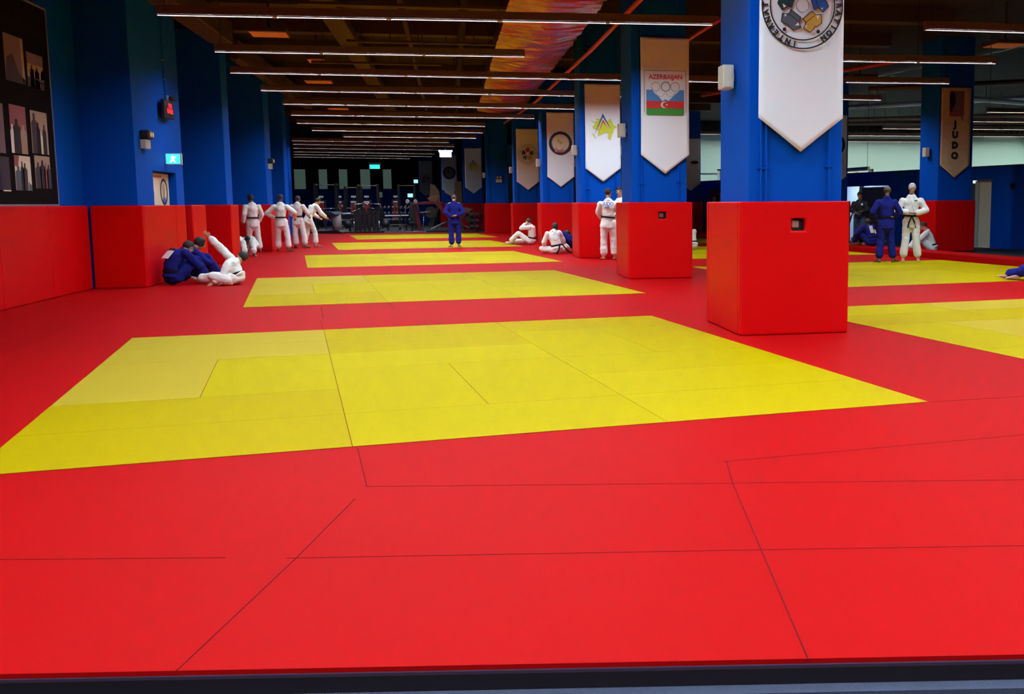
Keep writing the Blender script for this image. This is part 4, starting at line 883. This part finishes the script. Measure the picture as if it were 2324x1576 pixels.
    # hair
    if style != 'none':
        mb = MB(); n, m_ = 24, 14; rg = []
        for jx in range(m_ + 1):
            th_ = PI * jx / m_; row = []
            for i in range(n):
                a = 2 * PI * i / n; d = V3((math.sin(th_) * math.cos(a), math.sin(th_) * math.sin(a), math.cos(th_)))   # x right, y face, z up
                low = -.30 if style == 'short' else -.62
                on = d.z > (.28 + .25 * max(0, d.y)) or (d.y < .05 + .25 * max(0, d.z) and d.z > low)
                if style == 'bald': on = d.y < -.1 and -.35 < d.z < .25
                k = (1.0 if on else .84) * (1 + (.05 if style == 'bushy' else 0)) + (.03 * noise.noise(d * 5 + V3((u, v, 0))) if on else 0)
                row.append(mb.b.verts.new(H + up * .034 - fc * .004 + (rt * d.x * .088 + fc * d.y * .107 + up * d.z * (.104 if style != 'bushy' else .115)) * k))
            rg.append(row)
        for A, B_ in zip(rg, rg[1:]):
            for i in range(n):
                try: mb.b.faces.new((A[i], A[(i + 1) % n], B_[(i + 1) % n], B_[i]))
                except ValueError: pass
        bmesh.ops.remove_doubles(mb.b, verts=mb.b.verts, dist=.0005)
        mb.build('hair', M[hair], root, smooth=True)
        if style == 'tail': MB().tube([H - fc * .09 + up * .04, H - fc * .13 - up * .0, H - fc * .12 - up * .10], [.03, .032, .012], 10).build('ponytail', M[hair], root, smooth=True)
    for s in (-1, 1):
        MB().disc(0, 0, .008, -.003, .003, 10).build('eye', M['hair'], root, smooth=False)
        e = [o for o in (root.children[-1],)][0] if False else bpy.data.objects[max((o.name for o in C.objects if o.name.startswith('eye')), key=lambda n: (len(n), n))]
        e.matrix_local = Matrix.Translation(H + rt * s * .030 + up * .018 + fc * .0885) @ Matrix((rt, fc, up)).transposed().to_4x4()
        MB().box(-.014, .014, -.002, .003, -.003, .003).build('eyebrow', M[hair if style != 'none' else 'hair'], root).matrix_local = Matrix.Translation(H + rt * s * .031 + up * .040 + fc * .0905) @ Matrix((rt, fc, up)).transposed().to_4x4()
    MB().box(-.020, .020, -.003, .003, -.003, .003).build('mouth', M['i_pink'], root, bevel=.002).matrix_local = Matrix.Translation(H - up * .040 + fc * .088) @ Matrix((rt, fc, up)).transposed().to_4x4()
    root['_'] = 1; del root['_']
    return root, P, f_t

def back_print(root, P, f_t, items, off=.135):
    """flat marks lying on the back of a jacket: (name, material, x0, x1, z0, z1) measured from the chest joint"""
    sd = (P['shR'] - P['shL']).normalized(); up = (P['nec'] - P['spi']).normalized()
    for nm, m, x0, x1, z0, z1 in items:
        mb = MB(); nx = 6; rows_ = []
        for zz in (z0, z1):
            for o_ in (0, .004):
                rows_.append([mb.b.verts.new(P['che'] + sd * (x0 + (x1 - x0) * i / nx) + up * zz - f_t * (off + o_ - .9 * (x0 + (x1 - x0) * i / nx) ** 2)) for i in range(nx + 1)])
        for a, b_ in ((0, 2), (3, 1), (1, 0), (2, 3)):
            for i in range(nx): mb.b.faces.new((rows_[a][i], rows_[a][i + 1], rows_[b_][i + 1], rows_[b_][i]))
        mb.build(nm, M[m], root)
def chest_print(root, P, f_t, items): back_print(root, P, -f_t, items, off=.137)

# --- left group
a = person('person in blue sitting against the red pier, white patch on the back', -5.02, 20.5, -44, SITK, 'b', dict(nec=(0, .26, .60), hd=(.0, .36, .66), face=(.15, 1, -.45), spi=(0, .0, .34), che=(0, .10, .52), shL=(-.18, .18, .58), shR=(.18, .18, .58)), hair='hair', style='long', skin='skin_l', tails=False)
back_print(*a, [('back_patch', 'i_white', -.12, .10, -.22, -.03), ('name_patch', 'i_navy', -.10, .08, -.02, .03)], off=.142)
person('second person in a blue judo suit sitting beyond the first, head bowed', -5.08, 21.6, -62, SITK, 'b', dict(hd=(0, .33, .69), face=(.1, 1, -.4), spi=(0, -.02, .36), che=(0, .08, .54)), hair='hair', style='bushy', skin='skin', tails=False)
person('person in white sitting on the mat by the second pier, one arm raised and pointing', -3.84, 20.25, 78, SITL, 'w',
       dict(pel=(.02, 0, .13), spi=(.02, .04, .24), che=(.05, .10, .35), nec=(.12, .05, .43), hd=(.20, -.02, .47), face=(.3, .9, .1), shL=(-.12, .12, .36), elL=(-.24, .16, .17), wrL=(-.30, .30, .07), shR=(.15, .14, .45), elR=(.14, .34, .66), wrR=(.12, .52, .86),
            knL=(-.28, .33, .17), anL=(-.26, .04, .07), toL=(-.30, .17, .04), knR=(.16, .42, .12), anR=(.18, .80, .08), toR=(.2, .9, .12)), hair='hair', style='short', skin='skin_l', curl=.25, tails=True)
person('person in white crouching low at the edge of the second pier pad', -5.72, 31.6, 200, SITK, 'w', dict(hd=(0, .36, .52), nec=(0, .28, .5), face=(0, .8, -.6)), hair='hair', style='short', skin='skin_d', sc=.9)
person('person in white standing against the red pads, hands low, head turned away', -5.86, 33.7, 20, STAND, 'w', dict(elR=(.27, .02, 1.14), wrR=(.20, .16, .93), hd=(-.03, .04, 1.62), face=(-.3, 1, 0), knR=(.13, .03, .5), anR=(.17, -.02, .085)), skin='skin_d', hair='hair', style='bushy')
person('person in white with black belt, back to camera, left hand on hip', -5.10, 34.1, -8, STAND, 'w',
       dict(elL=(-.42, -.02, 1.18), wrL=(-.22, .10, 1.03), elR=(.40, .05, 1.20), wrR=(.34, .26, 1.05), face=(.4, 1, -.1), knL=(-.13, .05, .5), anL=(-.13, .04, .085), knR=(.17, .0, .5), anR=(.21, -.05, .085), toR=(.27, .09, .03)), skin='skin_d', hair='hair', style='short')
person('person in white whose dark head peeks out behind the hand-on-hip judoka', -5.88, 36.2, -20, STAND, 'w', {}, skin='skin_d', hair='hair', style='bushy')
person('person in white with a black belt standing back to camera between two others', -4.96, 36.7, -14, STAND, 'w', dict(elR=(.30, .10, 1.16), wrR=(.26, .32, 1.06), elL=(-.26, .08, 1.14), wrL=(-.14, .24, 1.02), hd=(0, .07, 1.60), face=(.3, 1, -.2), anL=(-.10, .04, .085), anR=(.24, -.04, .085), toR=(.32, .08, .03), knR=(.18, .0, .5)), skin='skin_d', hair='hair', style='short')
person('person in white leaning forward with arms held down, rightmost of the left group', -4.72, 37.35, -52, STAND, 'w', dict(spi=(0, .08, 1.12), che=(0, .20, 1.30), nec=(0, .30, 1.43), hd=(0, .40, 1.54), face=(.1, 1, -.3), shL=(-.18, .24, 1.37), shR=(.18, .24, 1.37), elL=(-.25, .34, 1.13), wrL=(-.2, .52, 1.00), elR=(.26, .36, 1.14), wrR=(.2, .55, 1.02), anL=(-.14, -.12, .085), anR=(.16, .16, .085), toR=(.2, .34, .03), knR=(.14, .16, .5)), skin='skin', hair='hair', style='short', belt=False)
# --- centre
a = person('person in blue judo suit standing on the far yellow square, hands behind the back', .15, 35.6, 4, STAND, 'b', dict(elL=(-.30, -.06, 1.15), wrL=(-.08, -.19, 1.02), elR=(.30, -.06, 1.15), wrR=(.06, -.20, 1.06), face=(.3, 1, -.3), hd=(.01, .06, 1.61), anL=(-.11, -.02, .085), anR=(.12, .02, .085)), skin='skin', hair='hair_g', style='bald', belt=False, hand_dir=dict(L=(1, -.1, .1), R=(-1, -.1, .05)))
for s in (-1, 1): MB().tube([(s * .11, -.03, 1.475), (s * .20, .0, 1.45), (s * .262, .0, 1.36)], [.012, .012, .010], 6).build('shoulder_stripe', M['i_white'], a[0])
person('person in white sitting against the pads with one leg out, arms up to the face', 2.78, 36.9, 62, SITK, 'w', dict(knL=(-.15, .42, .40), anL=(-.14, .75, .08), toL=(-.14, .95, .05), knR=(.15, .40, .12), anR=(.12, .82, .07), toR=(.1, 1.0, .08), spi=(0, -.04, .34), che=(0, -.02, .54), nec=(0, .03, .68), hd=(0, .09, .79), face=(0, 1, -.1), shL=(-.18, .0, .60), shR=(.18, .0, .60), elL=(-.3, .25, .58), wrL=(-.10, .18, .72), elR=(.3, .2, .55), wrR=(.12, .16, .70)), skin='skin_l', hair='hair_br', style='long', curl=1.2, tails=False)
a = person('person in patterned white sitting back to camera with a trailing black belt', 2.98, 29.9, 12, SITL, 'w', dict(spi=(-.03, .02, .33), che=(-.08, .10, .52), nec=(-.05, .15, .65), hd=(-.0, .20, .74), face=(.3, 1, -.4), shL=(-.26, .10, .57), shR=(.10, .12, .60), knL=(-.38, .25, .15), anL=(-.18, .5, .08), toL=(-.1, .58, .06), knR=(.35, .35, .2), anR=(.50, .62, .1), toR=(.55, .72, .06), elL=(-.34, .14, .34), wrL=(-.3, .28, .18), elR=(.25, .22, .38), wrR=(.30, .38, .22)), skin='skin_l', hair='hair', style='bushy', tails=False)
rt_ = a[0]; MB().tube([(.02, -.17, .25), (-.02, -.22, .13), (-.10, -.24, .02)], [.022, .026, .026], 6).build('belt_end', M['belt'], rt_)
MB().tube([(.10, -.16, .28), (.22, -.20, .12), (.36, -.22, .03)], [.02, .024, .028], 6).build('belt_end', M['belt'], rt_)
rp = random.Random(3)
back_print(*a, [('print_mark', 'i_grey', x, x + rp.uniform(.01, .05), z, z + .008) for x, z in [(rp.uniform(-.12, .10), rp.uniform(-.18, .10)) for _ in range(22)]] + [('print_mark', 'black', -.07, -.045, .07, .095)], off=.140)
person('person in a blue judo suit half hidden behind the third column pad, sitting', 3.02, 30.9, -75, SITK, 'b', dict(hd=(0, .36, .52), nec=(0, .27, .5), face=(0, .8, -.7), che=(0, .16, .42)), skin='skin', hair='hair', style='short', tails=False)
a = person('person in white with blue back lettering and black belt, standing by the third column pad', 3.95, 26.5, -8, STAND, 'w', dict(pel=(-.02, 0, .96), elL=(-.25, .05, 1.17), wrL=(-.16, .2, 1.03), elR=(.28, .06, 1.15), wrR=(.2, .24, 1.05), face=(.75, .8, -.1), hd=(0, .05, 1.64), anL=(-.12, 0, .085), anR=(.15, .03, .085), toR=(.24, .16, .03)), skin='skin', hair='hair', style='short', sc=1.02)
lm = text_mesh('JUDO', .105, bold=.002, ext=.003); lm.transform(Matrix.Translation((-.0, -.128, 1.385)) @ Matrix.Rotation(PI / 2, 4, 'X'))
link('back_lettering', lm, M['i_blue'], a[0]); lm = text_mesh('AZE', .065, bold=.002, ext=.003); lm.transform(Matrix.Translation((-.03, -.132, 1.30)) @ Matrix.Rotation(PI / 2, 4, 'X')); link('back_lettering', lm, M['i_blue'], a[0])
person('person in white facing the camera, smiling, partly hidden by the second column pad', 4.36, 27.1, 172, STAND, 'w', dict(hd=(.03, .03, 1.67), nec=(0, 0, 1.51), face=(.25, 1, .1), elR=(.24, .12, 1.17), wrR=(.12, .26, 1.05), elL=(-.26, .05, 1.15), wrL=(-.2, .2, 1.0)), skin='skin_l', hair='hair', style='long', sc=1.03)
person('person in white standing farther back between the third and second columns, dark hair', 5.1, 30.6, 165, STAND, 'w', dict(face=(.2, 1, 0)), skin='skin_d', hair='hair', style='long', sc=1.02)
person('person in white sitting, back edge showing right of the second column pad', 7.28, 31.4, 20, SITK, 'w', {}, skin='skin_d', hair='hair', style='short')
# --- right aisle
a = person('bald person in a blue judo suit standing back to camera on the right yellow square', 10.08, 23.3, -6, STAND, 'b', dict(elL=(-.34, -.03, 1.17), wrL=(-.22, .12, 1.02), elR=(.32, -.0, 1.15), wrR=(.2, .18, 1.02), face=(.55, 1, -.15), hd=(.03, .05, 1.64), anL=(-.16, -.02, .085), anR=(.18, .0, .085), toR=(.30, .10, .03), toL=(-.2, .14, .03)), skin='skin_d', hair='hair_g', style='bald', sc=1.02, tails=False)
MB().tube([(.06, -.142, 1.065), (.10, -.137, 1.06), (.13, -.12, 1.045)], [.010, .012, .008], 6).build('belt_tag', M['i_orange'], a[0])
a = person('white-haired person in white with black belt, facing the camera on the right yellow mat', 10.80, 23.5, 160, STAND, 'w', dict(pel=(0, 0, .97), spi=(0, .02, 1.15), che=(0, .02, 1.36), nec=(0, 0, 1.53), hd=(.0, .04, 1.68), face=(.35, 1, -.05), shL=(-.20, 0, 1.405), shR=(.20, 0, 1.405), elL=(-.33, .03, 1.18), wrL=(-.08, .24, 1.12), elR=(.32, .03, 1.18), wrR=(.08, .24, 1.14), anL=(-.17, .0, .085), anR=(.17, .0, .085)), skin='skin', hair='hair_w', style='short', sc=1.03, hand_dir=dict(L=(1, .3, -.1), R=(-1, .3, -.1)))
chest_print(*a, [('chest_patch', 'dark', -.12, -.05, .02, .045)])
a = person('person in a black jacket and jeans standing by the open door, filming with a tripod', 13.05, 32.3, 150, STAND, 'j', dict(elL=(-.26, .03, 1.16), wrL=(-.10, .2, 1.12), elR=(.27, .03, 1.16), wrR=(.10, .22, 1.1), face=(-.1, 1, -.1)), skin='skin', hair='hair', style='short', kind='street', z0=-.012)
chest_print(*a, [('jacket_badge', 'i_white', -.12, -.06, -.02, .05)])
t = empty('tripod', (12.55, 31.9, -.012), 0, 'thin black tripod leaning at the black-jacketed person', 'tripod')
for p in ((-.45, -.25, 0.01), (.30, -.05, 0.01), (-.05, .4, .01)): MB().tube([(0.12, 0, 1.15), p], .016).build('leg', M['blackmetal'], t, smooth=True)
MB().tube([(.12, 0, 1.1), (.12, 0, 1.25)], .02).build('centre_post', M['blackmetal'], t); MB().box(.06, .18, -.05, .05, 1.25, 1.33).build('camera_body', M['dark'], t, bevel=.01)
a = person('person in a blue judo suit sitting on the kerb, white print on the back', 11.92, 28.5, 24, SITK, 'b', dict(hd=(0, .2, .66), nec=(0, .14, .55)), skin='skin_d', hair='hair', style='short', z0=.151, tails=False)
back_print(*a, [('back_print', 'i_white', -.12, .0, -.12, .10), ('back_print', 'i_white', .03, .10, -.14, -.02)], off=.140)
person('person in white sitting sideways against the padded gold-bannered column', 13.28, 27.45, 68, SITK, 'w', dict(hd=(0, .27, .74), nec=(0, .17, .63), face=(-.2, 1, -.1), elL=(-.24, .34, .42), wrL=(-.08, .46, .36)), skin='skin', hair='hair_br', style='short', z0=-.012, tails=False)
person('person in a blue judo suit seated at the right frame edge, bare feet stretched out', 10.85, 17.35, 84, SITL, 'b', dict(knL=(-.10, .45, .38), anL=(-.06, .78, .08), toL=(-.05, .95, .05), knR=(.14, .50, .16), anR=(.10, .92, .07), toR=(.08, 1.06, .07)), skin='skin', hair='hair', style='short', tails=True)
